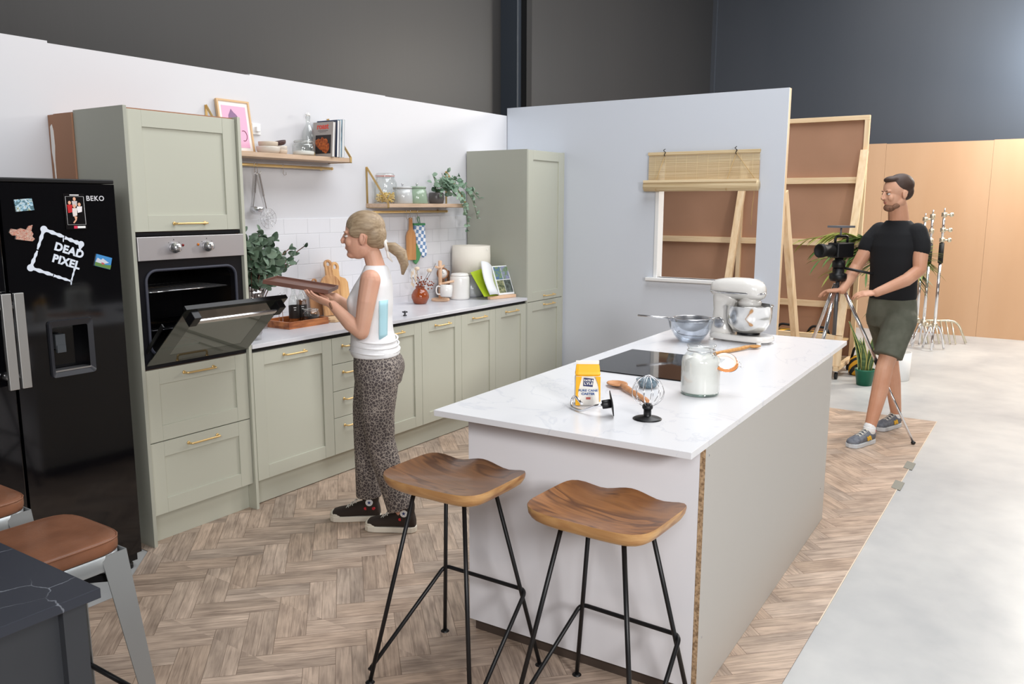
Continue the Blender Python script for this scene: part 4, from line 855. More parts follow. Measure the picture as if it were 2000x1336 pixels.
# cookbooks: covers face the oven (-x)
def book(x, th, y0, y1, h, lean_, cover, label, pages=True, name='cookbook'):
    b = thing(name, (x, (y0+y1)/2, ZS), label, 'book', 'cookbooks on the upper shelf')
    M_ = Matrix.Translation((x, 0, ZS)) @ rot('Y', lean_)
    c = MB().box(0, .0025, y0, y1, 0, h).box(th-.0025, th, y0, y1, 0, h).box(.0025, th-.0025, y1-.003, y1, 0, h).xf(M_).build('cover', cover, b)
    MB().box(.003, th-.003, y0+.003, y1-.004, .003, h-.003).xf(M_).build('pages', mat('page_edges', (236, 234, 230), .8, rgb2=(206, 206, 206), nscale=4, nstretch=(60, 1, 1)), b)
    return b, M_, c
grey_cover = mat('warm_grey_cover', (172, 164, 160), .35)
b, M_, c = book(1.640, .022, -.215, -.035, .222, 5, grey_cover, 'grey cookbook with a roast bird on its cover, frontmost of the row')
def onc(s, size, y, z, mt, off=.0006):
    cu = bpy.data.curves.new('t', 'FONT'); cu.body = s; cu.size = size; cu.extrude = .0003; cu.align_x = 'CENTER'; cu.align_y = 'CENTER'; cu.offset = off
    o_ = bpy.data.objects.new('tmp', cu); COL.objects.link(o_); me = bpy.data.meshes.new_from_object(o_.evaluated_get(bpy.context.evaluated_depsgraph_get())); bpy.data.objects.remove(o_)
    me.transform(Matrix.Translation(-b.location) @ M_ @ Matrix.Translation((-.0012, y, z)) @ rot('Z', -90) @ rot('X', 90))
    o = bpy.data.objects.new('title_lettering', me); COL.objects.link(o); me.materials.clear(); me.materials.append(mt); o.parent = c
    b2 = c; me.transform(Matrix.Identity(4)); return o
onc('roast', .050, -.123, .194, mat('coral_red', (226, 84, 70), .5), .0016)
MB().box(-.0006, 0, -.17, -.08, .166, .169).box(-.0006, 0, -.155, -.095, .158, .160).xf(M_).build('subtitle', mat('dark_ink', (90, 84, 84), .6), c)
MB().box(-.001, 0, -.2, -.06, .022, .14).xf(M_).build('roasting_tin_picture', mat('tin_dark', (40, 30, 30), .4), c, bev=.012)
rb = MB()
for k in range(7): rb.ell((-.002, -.165+k*.013, .055+.04*abs(math.sin(k*1.7))), (.0015, .02, .022+.018*math.sin(k*2.1+1)**2), rot('X', 25-k*11))
rb.ell((-.002, -.125, .08), (.0022, .045, .038)).xf(M_).build('roast_picture', mat('roast_print', (206, 110, 48), .5, rgb2=(130, 52, 22), nscale=60), c)
book(1.668, .016, -.19, -.03, .205, 5, mat('black_cover', (34, 34, 42), .4), 'slim black cookbook second in the row on the upper shelf')
book(1.690, .024, -.205, -.02, .236, 4, mat('navy_cover', (52, 62, 88), .4), 'tall navy cookbook in the middle of the row')
book(1.718, .022, -.195, -.02, .240, 4, mat('sky_cover', (150, 190, 206), .35, rgb2=(60, 90, 110), nscale=14), 'pale blue patterned cookbook near the right end of the row')
book(1.744, .02, -.2, -.02, .244, 4, mat('white_cover', (206, 210, 216), .4), 'white-edged cookbook last in the row by the brass bracket')
# ---- lower shelf contents
ZL = 1.6572
pj = clipjar(2.262, -.10, ZL, .082, .215, 'pasta_jar', 'tall clip-top jar of pasta with a pink seal on the lower shelf', None, .25, mat('pink_rubber', (220, 150, 140), .5))
rp = random.Random(5); pm_ = MB()
for k in range(90):
    a, r_, z = rp.uniform(0, 2*PI), .066*math.sqrt(rp.random()), .012+rp.uniform(0, .06)
    c_ = Vector((2.262+r_*math.cos(a), -.10+r_*math.sin(a), ZL+z)); d_ = Vector((rp.uniform(-1, 1), rp.uniform(-1, 1), rp.uniform(-.6, .6))).normalized()*.012
    pm_.tube([c_-d_, c_+Vector((0, 0, .004)), c_+d_], [.004, .0055, .004], 6)
o = pm_.build('pasta', mat('pasta', (232, 200, 120), .6), pj); o['kind'] = 'stuff'
def canister(x, y, z, r0, r1, h, mt, label, name='storage_canister'):
    c = thing(name, (x, y, z), label, 'canister', 'lidded canisters on the lower shelf')
    MB().lathe([(0, 0), (r0-.003, 0), (r0, .004), ((r0+r1)/2+.001, h*.5), (r1, h), (r1-.004, h)], (x, y, z), 36).build('body', mt, c)
    MB().lathe([(r1+.003, h), (r1+.003, h+.010), (r1-.004, h+.014), (.02, h+.017), (0, h+.017)], (x, y, z), 36).build('lid', mt, c)
    MB().lathe([(.006, h+.016), (.005, h+.026), (.009, h+.03), (.009, h+.036), (0, h+.038)], (x, y, z), 18).build('lid_knob', steel, c)
canister(2.435, -.11, ZL, .074, .068, .108, mat('grey_enamel', (196, 198, 198), .2, coat=.4), 'pale grey lidded canister between pasta jar and green canister')
canister(2.597, -.11, ZL, .083, .066, .112, mat('green_enamel', (150, 170, 148), .2, coat=.4), 'sage green lidded canister on the lower shelf')
# trailing plant
leafg = mat('leaf_blue_green', (150, 172, 150), .6, rgb2=(100, 132, 108), nscale=12); leafd = mat('leaf_dark', (62, 92, 70), .5, rgb2=(44, 72, 54), nscale=10); stemm = mat('stem_green', (104, 122, 80), .6)
def leaf(m, p, d, w, up=None, n=6, cup=.15, asp=1.0):
    """rounded leaf blade: p base, d = vector base->tip"""
    p = Vector(p); d = Vector(d); L_ = d.length; e = d.normalized(); up = Vector(up) if up else Vector((0, 0, 1)); s = e.cross(up)
    if s.length < 1e-3: s = e.cross(Vector((0, 1, 0)))
    s.normalize(); q = s.cross(e); vs = []; 
    for i in range(n+1):
        t = i/n; wd = w*math.sin(PI*min(1, t*.96+.02))**.6*(1-.25*t) if asp > .5 else w*math.sin(PI*(t*.98+.01))
        c = p+e*L_*t+q*(cup*L_*t*(1-t)*1.5)
        vs += [c-s*wd+q*wd*.25, c, c+s*wd+q*wd*.25]
    b = len(m.v); m.add(vs, [(i*3+j, i*3+j+1, i*3+j+4, i*3+j+3) for i in range(n) for j in range(2)], True)
tpn = thing('trailing_plant', (2.85, -.1, ZL), 'trailing blue-green plant in a dark pot spilling off the lower shelf', 'plant')
MB().lathe([(0, 0), (.05, 0), (.055, .005), (.062, .04), (.058, .075), (.052, .085), (.046, .085), (.046, .07), (0, .07)], (2.84, -.1, ZL), 30).build('pot', mat('smoky_pot', (88, 84, 84), .3), tpn)
rl = random.Random(11); st = MB(); lv = MB()
vines = [[(2.84, -.1, 1.74), (2.90, -.16, 1.79), (3.0, -.2, 1.76), (3.05, -.225, 1.64), (3.06, -.23, 1.52), (3.065, -.23, 1.45)],
         [(2.84, -.1, 1.74), (2.93, -.15, 1.82), (3.08, -.19, 1.78), (3.17, -.21, 1.68), (3.2, -.22, 1.58), (3.21, -.22, 1.54)],
         [(2.84, -.1, 1.74), (2.9, -.18, 1.78), (2.97, -.22, 1.70), (3.01, -.235, 1.62), (3.02, -.235, 1.57)],
         [(2.84, -.1, 1.74), (2.95, -.12, 1.85), (3.1, -.14, 1.83), (3.22, -.17, 1.76), (3.28, -.19, 1.7)],
         [(2.84, -.1, 1.74), (2.80, -.12, 1.83), (2.75, -.14, 1.87)], [(2.84, -.1, 1.74), (2.78, -.15, 1.79), (2.73, -.17, 1.79)], [(2.84, -.1, 1.74), (2.86, -.14, 1.86), (2.9, -.16, 1.9)],
         [(2.84, -.1, 1.74), (2.92, -.17, 1.84), (2.99, -.2, 1.87)], [(2.84, -.1, 1.74), (2.78, -.19, 1.75), (2.75, -.22, 1.70)], [(2.84, -.1, 1.74), (2.98, -.1, 1.8), (3.12, -.13, 1.73), (3.15, -.16, 1.64)]]
for vn in vines:
    pts = arcpts(vn, .08, 6); st.tube(pts, .0018, 5); acc = 0
    for i in range(2, len(pts)):
        acc += (pts[i]-pts[i-1]).length
        if acc > .022:
            acc = 0
            for sg in (-1, 1):
                d_ = Vector((rl.uniform(-1, 1), rl.uniform(-1, .2), rl.uniform(-.5, .8))).normalized(); L_ = rl.uniform(.024, .042)
                leaf(lv, pts[i], d_*L_, L_*.5, up=(rl.uniform(-1, 1), -1, .6))
for k in range(70):
    a = rl.uniform(0, 2*PI); p = Vector((2.87+rl.uniform(-.06, .09), -.12+rl.uniform(-.07, .06), 1.77+rl.uniform(-.05, .07))); d_ = Vector((math.cos(a), math.sin(a)*.7-.3, rl.uniform(-.3, .8))).normalized(); L_ = rl.uniform(.032, .052); leaf(lv, p, d_*L_, L_*.48, up=(rl.uniform(-.6, .6), -1, .7))
st.build('stems', stemm, tpn); lv.build('leaves', leafg, tpn)
# hanging board and oven glove
hb = thing('paddle_board', (2.58, -.07, 1.55), 'narrow wooden chopping paddle hanging from the lower brass rail', 'chopping board')
pd = [(-.036, -.31), (.036, -.31), (.039, -.30), (.039, -.13), (.03, -.10), (.016, -.08), (.013, -.03), (.013, 0), (.008, .008), (-.008, .008), (-.013, 0), (-.013, -.03), (-.016, -.08), (-.03, -.10), (-.039, -.13), (-.039, -.30)]
MB().prism(pd, -.009, .009, 'y').xf(Matrix.Translation((2.583, -.055, 1.545)) @ rot('Z', -25)).build('board', mat('acacia_board', (196, 142, 92), .45, rgb2=(176, 120, 72), nscale=6, nstretch=(6, 6, .8)), hb, bev=.003)
om = thing('oven_glove', (2.68, -.07, 1.54), 'blue and white checked oven glove with green trim hanging on the rail', 'oven glove')
def check_mat():
    m = bpy.data.materials.new('blue_check'); m.use_nodes = True; t = m.node_tree; b = t.nodes['Principled BSDF']; L = t.links
    tc = t.nodes.new('ShaderNodeTexCoord'); mp = t.nodes.new('ShaderNodeMapping'); mp.inputs['Rotation'].default_value = (0, R(-8), 0); L.new(tc.outputs['Object'], mp.inputs[0]); ch = t.nodes.new('ShaderNodeTexChecker'); ch.inputs['Scale'].default_value = 46
    mp.inputs['Location'].default_value = (0, .4, 0)
    ch.inputs['Color1'].default_value = (*lin((112, 144, 184)), 1); ch.inputs['Color2'].default_value = (*lin((236, 238, 242)), 1); mp.inputs['Scale'].default_value = (1, .0001, .8)
    L.new(mp.outputs[0], ch.inputs[0]); L.new(ch.outputs[0], b.inputs['Base Color']); b.inputs['Roughness'].default_value = .9; return m
gl = [(-.045, .0), (.048, .0), (.052, -.06), (.06, -.15), (.066, -.22), (.055, -.252), (.035, -.26), (.012, -.235), (-.008, -.19), (-.024, -.15), (-.034, -.1), (-.042, -.05)]
GM = Matrix.Translation((2.682, -.05, 1.505)) @ rot('Z', -20)
gg = MB().prism(gl, -.014, .012, 'y').xf(GM).build('mitt', check_mat(), om, bev=.008)
MB().prism([(-.024, -.14), (-.006, -.185), (.014, -.232), (-.002, -.275), (-.03, -.31), (-.052, -.29), (-.048, -.22)], -.012, .010, 'y').xf(GM).build('thumb', mat('leaf_green_cloth', (84, 140, 92), .9), om, bev=.008)
MB().box(-.048, .051, -.017, .015, -.012, .005).xf(GM).build('trim', mat('green_trim', (74, 140, 96), .85), om, bev=.003)
MB().tube(arcpts([(.0, 0, .004), (-.012, 0, .04), (-.004, 0, .056), (.008, 0, .04), (.012, 0, .004)], .01), .0035, 6).xf(GM).build('loop', MATS['green_trim'], om)
# ---- socket on wall
so = thing('wall_socket', (1.245, -.004, 2.1), 'white plug socket on the wall behind the framed print', 'socket')
MB().box(1.188, 1.252, -.009, 0, 2.068, 2.135).build('plate', white_plastic, so, bev=.002)
MB().box(1.205, 1.235, -.03, -.009, 2.085, 2.115).build('plug', white_plastic, so, bev=.003)
so = tag(MB().box(2.62, 2.69, -.016, -.009, 1.095, 1.165).build('wall_socket', white_plastic, bev=.002), 'white switch plate low on the tiles behind the mug stand', 'socket')
# ================================================================== THINGS ON THE KITCHEN WORKTOP
# eucalyptus in a ribbed glass vase
ev = thing('eucalyptus_vase', (.86, -.33, ZT), 'glass vase full of dark eucalyptus branches beside the oven', 'plant')
MB().lathe([(0, .004), (.04, .004), (.045, .0), (.05, .01), (.058, .12), (.066, .2), (.072, .262), (.069, .262), (.062, .2), (.05, .03), (0, .012)], (.86, -.33, ZT), 30).build('vase', glass('smoky_glass', (226, 220, 216), 0, .14), ev)
re_ = random.Random(21); st = MB(); lv = MB(); lv2 = MB()
ends = [(.78, -.38, 1.5), (.84, -.30, 1.56), (.94, -.33, 1.50), (1.0, -.36, 1.44), (.75, -.25, 1.42), (.92, -.4, 1.38), (1.05, -.33, 1.36), (1.26, -.34, 1.40), (1.20, -.32, 1.35), (1.14, -.34, 1.39), (1.1, -.38, 1.31), (.80, -.42, 1.36), (1.0, -.25, 1.33), (.74, -.35, 1.33), (1.16, -.36, 1.30), (.88, -.44, 1.30), (.97, -.42, 1.26)]
for e_ in ends:
    a = Vector((.86+re_.uniform(-.03, .03), -.33+re_.uniform(-.03, .03), ZT+.02)); e_ = Vector(e_); mid = Vector((.86+(e_.x-.86)*.3, -.33+(e_.y+.33)*.3, ZT+.26)); pts = arcpts([a, mid, e_.lerp(mid, .45)+Vector((0, 0, .04)), e_], .12, 6); st.tube(pts, [.003]*len(pts), 5)
    acc = 0
    for i in range(1, len(pts)):
        if pts[i].z < ZT+.27: continue
        acc += (pts[i]-pts[i-1]).length
        if acc > .022 or i == len(pts)-1:
            acc = 0
            for sg in range(2):
                d_ = Vector((re_.uniform(-1, 1), re_.uniform(-1, .5), re_.uniform(-.5, .9))).normalized(); L_ = re_.uniform(.04, .068)*(.8 if e_.x > 1.1 else 1)
                leaf(lv if re_.random() < .6 else lv2, pts[i], d_*L_, L_*.36, up=(re_.uniform(-1, 1), -1, re_.uniform(-.2, 1)))
for k in range(170):
    th, ph_ = re_.uniform(0, 2*PI), math.acos(re_.uniform(-.8, 1)); rr_ = re_.uniform(.5, 1)
    p = Vector((.87+.15*rr_*math.sin(ph_)*math.cos(th), -.35+.11*rr_*math.sin(ph_)*math.sin(th), 1.36+.15*rr_*math.cos(ph_)))
    d_ = Vector((re_.uniform(-1, 1), re_.uniform(-1, .3), re_.uniform(-.5, .7))).normalized(); L_ = re_.uniform(.045, .07); leaf(lv if re_.random() < .6 else lv2, p, d_*L_, L_*.38, up=(re_.uniform(-.8, .8), -1, re_.uniform(-.1, .8)))
st.build('branches', mat('brown_twig', (104, 72, 58), .7), ev); lv.build('leaves', mat('eucalyptus', (118, 138, 118), .5, rgb2=(82, 104, 84), nscale=14), ev); lv2.build('dark_leaves', mat('eucalyptus_dark', (76, 98, 76), .5, rgb2=(50, 70, 54), nscale=14), ev)
# drinking glass and stacked rack of glasses near the oven
def tumbler(x, y, r, h, label, n_='drinking_glass'):
    return tag(MB().lathe([(0, .004), (r*.8, .004), (r*.85, .0), (r*.88, .004), (r, h), (r-.0025, h), (r*.8, .012), (0, .012)], (x, y, ZT), 28).build(n_, clear), label, 'glass', 'drinking glasses by the oven')
tumbler(.745, -.49, .036, .13, 'drinking glass at the near left end of the kitchen worktop')
tumbler(1.045, -.19, .033, .13, 'drinking glass standing against the left end of the wooden tray')
# tray with bottles
tr = thing('wooden_tray', (1.28, -.22, ZT), 'rectangular acacia tray holding syrup bottles and a jar', 'tray')
AC = mat('orange_acacia', (206, 130, 76), .35, rgb2=(140, 76, 40), nscale=4, nstretch=(2, 6, 9), coat=.2)
tx0, tx1, ty0, ty1 = 1.105, 1.425, -.355, -.105
MB().box(tx0, tx1, ty0, ty1, ZT, ZT+.01).build('base', AC, tr)
MB().box(tx0, tx1, ty0, ty0+.012, ZT+.01, ZT+.042).build('side', AC, tr, bev=.002); MB().box(tx0, tx1, ty1-.012, ty1, ZT+.01, ZT+.042).build('side', AC, tr, bev=.002)
MB().box(tx0, tx0+.012, ty0+.012, ty1-.012, ZT+.01, ZT+.042).build('end', AC, tr, bev=.002); MB().box(tx1-.012, tx1, ty0+.012, ty1-.012, ZT+.01, ZT+.042).build('end', AC, tr, bev=.002)
def bottle(x, y, h, liq, lh, cap, label, dark):
    z = ZT+.0102; b = thing('syrup_bottle', (x, y, z), label, 'bottle', 'bottles on the wooden tray')
    MB().lathe([(0, .002), (.029, .002), (.032, .008), (.032, h*.55), (.026, h*.66), (.013, h*.78), (.012, h*.9), (.014, h*.91), (.014, h*.93)], (x, y, z), 26, cap=False).build('glass_body', jgl, b)
    MB().lathe([(0, .004), (.028, .004), (.030, .01), (.030, lh), (0, lh)], (x, y, z), 26).build('liquid', liq, b)
    MB().lathe([(.0145, h*.9), (.0145, h*.99), (.012, h), (0, h)], (x, y, z), 18).build('cap', cap, b)
    l = MB().lathe([(.0325, h*.12), (.0327, h*.13), (.0327, h*.45), (.0325, h*.46)], (x, y, z), 30, cap=False).build('label', mat('black_label', (38, 34, 32), .5), b)
    l2 = MB()
    for dz, w_ in ((.40, .5), (.34, .38)): l2.grid(lambda i, j, dz=dz, w_=w_: (x+.0331*math.cos(-2.1-w_/2+i*w_), y+.0331*math.sin(-2.1-w_/2+i*w_), z+h*(dz+.02*j)), 6, 1)
    l2.build('label_print', white_plastic, l)
    return b
bottle(1.285, -.20, .235, mat('amber_syrup', (150, 90, 46), .1), .075, steel, 'clear bottle with amber syrup and black label, left on the tray', 0)
bottle(1.362, -.185, .232, mat('cola_syrup', (92, 52, 28), .1), .135, mat('cork_cap', (206, 160, 96), .6), 'darker syrup bottle with cork-coloured cap on the tray', 0)
clipjar(1.352, -.278, ZT+.0102, .052, .09, 'coffee_jar', 'small clip-top jar of dark beans at the front of the tray', mat('dark_beans', (52, 42, 40), .6, rgb2=(24, 18, 18), nscale=90), .5)
sr = MB()
for dx in (0, .028): sr.tube(arcpts([(1.165+dx, -.2, ZT+.011), (1.165+dx, -.2, ZT+.2), (1.185+dx, -.2, ZT+.203)], .006), .0018, 6)
tag(sr.lathe([(.022, .0), (.022, .003), (0, .004)], (1.18, -.2, ZT+.0103), 20).build('drink_stirrer', steel), 'thin steel stirrer stand at the left end of the tray', 'stirrer')
# chopping boards against the tiles
def handled(w_, h, hw, hh, hole=.0, n=10):
    pts = [(-w_/2, 0), (w_/2, 0), (w_/2, h*.82), (w_/2-.02, h*.93), (hw, h*1.0), (hw*.8, h+hh*.4)]
    for k in range(n+1): a = R(-20+220*k/n); pts.append((hw*1.15*math.cos(a), h+hh*.72+hw*1.15*math.sin(a)))
    return pts+[(-hw*.8, h+hh*.4), (-hw, h*1.0), (-w_/2+.02, h*.93), (-w_/2, h*.82)]
def cboard(x, y, w_, h, hw, hh, tilt, label, mt, th=.016, rz_=0, ry=0):
    M_ = Matrix.Translation((x, y, ZT+.004)) @ rot('Z', rz_) @ rot('X', -tilt) @ rot('Y', ry)
    t_ = thing('chopping_board', (x, y, ZT), label, 'chopping board', 'chopping boards leaning on the tiles')
    pts = handled(w_, h, hw, hh); m = MB(); n = len(pts); hc = h+hh*.72; hr = hw*.6; hole = []
    for (a, b) in pts:
        ang = math.atan2(b-hc, a); hole.append((hr*math.cos(ang), hc+hr*math.sin(ang)))
    # solid outline with the hanging hole shown as a real ring: build plate in two zones
    body = [p for p in pts if p[1] <= h*1.001]; m.prism(body, -th/2, th/2, 'y')
    ring = [(hw*1.15*math.cos(R(a)), hc+hw*1.15*math.sin(R(a))) for a in range(0, 360, 15)]; rin = [(hr*math.cos(R(a)), hc+hr*math.sin(R(a))) for a in range(0, 360, 15)]
    N = len(ring); m.add([(a, -th/2, b) for a, b in ring]+[(a, -th/2, b) for a, b in rin]+[(a, th/2, b) for a, b in ring]+[(a, th/2, b) for a, b in rin],
        [f for i in range(N) for f in ((i, (i+1) % N, N+(i+1) % N, N+i), (2*N+i, 2*N+(i+1) % N, 3*N+(i+1) % N, 3*N+i), (i, (i+1) % N, 2*N+(i+1) % N, 2*N+i), (N+i, N+(i+1) % N, 3*N+(i+1) % N, 3*N+i))])
    m.prism([(-hw, h*.995), (hw, h*.995), (hw*.95, hc-hw*.35), (-hw*.95, hc-hw*.35)], -th/2+.0003, th/2-.0003, 'y')
    m.xf(M_).build('board', mt, t_, bev=.002); return t_
wb1 = mat('honey_board', (222, 176, 122), .5, rgb2=(204, 154, 98), nscale=5, nstretch=(8, 8, .8)); wb2 = mat('striped_board', (210, 164, 116), .5, rgb2=(170, 120, 78), nscale=4, nstretch=(14, 14, .5))
cboard(1.70, -.122, .16, .27, .028, .1, 9, 'long-handled striped chopping board, left of the leaning pair', wb2, .016, -4, 1)
cboard(1.80, -.085, .21, .25, .032, .09, 8, 'broad pale chopping board with a round handle hole, right of the pair', wb1, .016, 3, 0)
cboard(1.615, -.05, .10, .2, .018, .04, 4, 'small chopping board half hidden behind the leaning pair', mat('rustic_board', (190, 140, 100), .5), .012, 0, 0)
fb = thing('serving_board', (1.56, -.31, ZT), 'flat pale wooden board lying on the worktop right of the tray', 'chopping board')
bb = MB().prism([(1.452, -.34), (1.475, -.365), (1.70, -.365), (1.70, -.22), (1.47, -.22), (1.452, -.25)], ZT, ZT+.02).build('board', mat('pale_board', (222, 190, 152), .55, rgb2=(206, 170, 130), nscale=5, nstretch=(1, 8, 8)), fb, bev=.004)
MB().prism([(1.475+.012*math.cos(R(a))*1.6, -.295+.016*math.sin(R(a))) for a in range(0, 360, 24)], ZT+.0195, ZT+.0205).build('finger_recess', mat('recess_brown', (150, 112, 76), .7), bb)
# sink fitting
tf = MB().lathe([(0, 0), (.012, 0), (.012, .006), (.007, .009), (.006, .02), (.013, .024), (.013, .03), (.006, .034), (0, .035)], (1.962, -.52, ZT), 16)
tf.tube([(1.94, -.52, ZT+.027), (1.984, -.52, ZT+.027)], .0035, 8).tube([(1.962, -.542, ZT+.027), (1.962, -.498, ZT+.027)], .0035, 8)
tag(tf.build('tap_handle', mat('dark_chrome2', (80, 80, 82), .25, .9)), 'small dark metal cross-head tap on the worktop beside the woman', 'tap')
# amber vase with dried stems
av = thing('amber_vase', (2.555, -.16, ZT), 'small amber glass vase of dried flowers on the worktop', 'vase')
MB().lathe([(0, .001), (.04, 0), (.05, .006), (.067, .045), (.066, .07), (.05, .1), (.033, .116), (.034, .124), (.04, .13), (.037, .13), (.03, .118), (.045, .098), (.06, .06), (.05, .02), (0, .01)], (2.555, -.16, ZT), 32).build('vase', mat('amber_glass', (150, 70, 34), .08, coat=.5), av)
st = MB(); fl1 = MB(); fl2 = MB(); rv = random.Random(9)
stems = [((2.50, -.18, 1.18), 0), ((2.62, -.2, 1.16), 0), ((2.70, -.2, 1.21), 3), ((2.47, -.2, 1.16), 2), ((2.53, -.2, 1.09), 1), ((2.59, -.18, 1.10), 1), ((2.61, -.21, 1.07), 1), ((2.50, -.2, 1.10), 1), ((2.46, -.17, 1.12), 2)]
for e_, kd in stems:
    pts = arcpts([(2.555, -.16, ZT+.05), (2.555+(e_[0]-2.555)*.3, -.165, ZT+.14), e_], .05, 5); st.tube(pts, .0015, 5)
    if kd == 0: fl2.ell(e_, (.02, .02, .015))
    if kd == 1:
        for k in range(12): fl1.ell((e_[0]+rv.uniform(-.03, .03), e_[1]+rv.uniform(-.02, .02), e_[2]+rv.uniform(-.05, .015)), rv.uniform(.004, .007), n=6, m=4)
    if kd == 2:
        for k in range(9): p = Vector(e_)+Vector((rv.uniform(-.02, .01), 0, rv.uniform(-.09, .02))); leaf(fl2, p, Vector((rv.uniform(-.5, .3), rv.uniform(-.4, .2), 1)).normalized()*.04, .006)
st.build('stems', mat('dark_stem', (96, 78, 70), .7), av); fl1.build('rust_flowers', mat('rust_flower', (140, 72, 48), .8), av); fl2.build('cream_flowers', mat('cream_flower', (228, 208, 184), .8), av)
# mug tree with hanging mug
birch = mat('birch', (228, 190, 158), .5)
mt2 = thing('mug_tree', (2.83, -.14, ZT), 'pale wooden mug tree with round base', 'mug stand')
MB().lathe([(0, 0), (.07, 0), (.072, .004), (.072, .014), (.066, .018), (0, .018)], (2.80, -.16, ZT), 32).build('base', birch, mt2)
MB().lathe([(.0145, .018), (.0145, .305), (.012, .31), (0, .312)], (2.80, -.16, ZT), 18).build('post', birch, mt2)
MB().tube([(2.80, -.16, ZT+.25), (2.885, -.13, ZT+.265)], .0095, 12).build('peg', birch, mt2); MB().tube([(2.80, -.16, ZT+.25), (2.70, -.2, ZT+.27)], .0095, 12).build('peg', birch, mt2)
MB().tube([(2.80, -.16, ZT+.13), (2.875, -.235, ZT+.15)], .0095, 12).build('peg', birch, mt2); MB().tube([(2.80, -.16, ZT+.13), (2.735, -.215, ZT+.14)], .0095, 12).build('peg', birch, mt2)
mg = thing('mug', (2.77, -.24, ZT+.02), 'white mug hanging low on the wooden mug tree', 'mug')
Mm = Matrix.Translation((2.765, -.245, ZT+.085)) @ rot('Z', 25) @ rot('Y', 8)
MB().lathe([(0, -.048), (.036, -.048), (.045, -.042), (.048, 0), (.048, .045), (.0455, .045), (.045, 0), (.04, -.04), (0, -.043)], (0, 0, 0), 30).xf(Mm).build('cup', white_ceramic, mg)
MB().tube(arcpts([(0, .046, .03), (0, .072, .034), (0, .08, 0), (0, .07, -.03), (0, .045, -.028)], .02), .0055, 10).xf(Mm @ rot('Z', 25)).build('handle', white_ceramic, mg)
ck = thing('round_timer', (2.905, -.10, ZT+.2), 'small round wooden clock hanging from the mug tree', 'clock')
Mk = Matrix.Translation((2.878, -.122, ZT+.205)) @ rot('Z', -35) @ rot('X', 90)
MB().lathe([(0, -.008), (.046, -.008), (.048, 0), (.046, .008), (.038, .008), (.036, .004), (0, .004)], (0, 0, 0), 32).xf(Mk).build('case', mat('walnut_ring', (150, 104, 70), .5), ck)
MB().lathe([(0, .004), (.036, .004), (.036, .0055), (0, .0055)], (0, 0, 0), 32).xf(Mk).build('face', white_ceramic, ck); MB().box(-.001, .001, 0, .02, .0056, .0066).box(0, .013, -.001, .001, .0056, .0066).xf(Mk).build('hands', black_plastic, ck)
for (x, y, rz_, h, lab) in ((2.95, -.055, 10, .29, 'tall dark wooden spatula standing behind the white canister'), (3.045, -.06, -4, .235, 'shorter dark wooden board standing behind the white canister')):
    M_ = Matrix.Translation((x, y, ZT+.003)) @ rot('X', -3) @ rot('Y', rz_*.3); m = MB(); pts = handled(.07, h*.6, .014, h*.33); m.prism(pts, -.006, .006, 'y').xf(M_)
    tag(m.build('wooden_paddle', mat('walnut', (142, 100, 68), .5, rgb2=(116, 78, 50), nscale=5, nstretch=(8, 8, 1)), bev=.002), lab, 'utensil', 'dark wooden paddles behind the canister')
wcn = thing('white_canister', (2.96, -.225, ZT), 'tall ribbed white ceramic canister beside the lamp', 'canister')
MB().lathe([(0, 0), (.068, 0), (.076, .006), (.079, .02), (.079, .165), (.075, .18), (.07, .184)], (2.965, -.225, ZT), 40).build('body', white_ceramic, wcn)
MB().lathe([(.072, .184), (.072, .192), (.062, .205), (.03, .209), (0, .21)], (2.965, -.225, ZT), 40).build('lid', white_ceramic, wcn)
# table lamp
tl = thing('table_lamp', (3.25, -.2, ZT), 'table lamp with cream drum shade and pale grey ceramic base', 'lamp')
MB().lathe([(0, 0), (.082, 0), (.098, .006), (.104, .03), (.1, .08), (.085, .14), (.06, .18), (.04, .195), (.012, .2), (0, .2)], (3.195, -.17, ZT), 40).build('base', mat('pale_grey_ceramic', (206, 208, 214), .2, coat=.4), tl)
MB().lathe([(.008, .2), (.008, .26)], (3.195, -.17, ZT), 10).build('stem', brass, tl)
MB().lathe([(.158, .185), (.152, .412)], (3.195, -.17, ZT), 48, cap=False).build('lamp_shade', mat('linen', (234, 228, 216), .9), tl, solid=.003)
MB().tube([(3.195-.15, -.17, ZT+.385), (3.195+.15, -.17, ZT+.385)], .002, 6).tube([(3.195, -.335, ZT+.385), (3.195, -.035, ZT+.385)], .002, 6).build('shade_spider', steel, tl)
# cookbook on stand
bs = thing('book_stand', (3.3, -.4, ZT), 'pale wooden ledge stand holding an open cookbook', 'book stand')
BX = Matrix.Translation((3.148, -.455, ZT+.001)) @ rot('Z', -13)
MB().box(-.085, .195, -.018, .018, 0, .024).xf(BX).build('ledge', birch, bs, bev=.003)
MB().bar((0.0, .03, .022), (0.0, .10, .2), .02, .012).bar((.12, .03, .022), (.12, .10, .2), .02, .012).xf(BX).build('back_support', birch, bs)
cbk = thing('open_cookbook', (3.3, -.4, ZT+.03), 'open cookbook with lime green cover and four photographs on the page', 'book')
TB = BX @ Matrix.Translation((-.015, .0, .0255)) @ rot('X', -22)
lime = mat('lime_cover', (168, 190, 38), .45); page = mat('white_page', (238, 240, 243), .6)
MB().box(.04, .215, .018, .024, 0, .25).xf(TB).build('cover', lime, cbk); MB().add([(.04, .02, 0), (-.125, -.005, .0), (-.165, .035, .215), (.04, .024, .25)], [(0, 1, 2, 3)]).xf(TB).build('cover_flap', lime, cbk, solid=.003)
pg = MB().box(.045, .212, .004, .0165, .003, .245).xf(TB).build('right_page', page, cbk)
MB().grid(lambda i, j: (.05-i*.135-.02*math.sin(j*PI), .010-.05*math.sin(i*2.2), .003+j*.245+.035*i*j), 8, 6).xf(TB).build('left_page', page, cbk, solid=.0015)
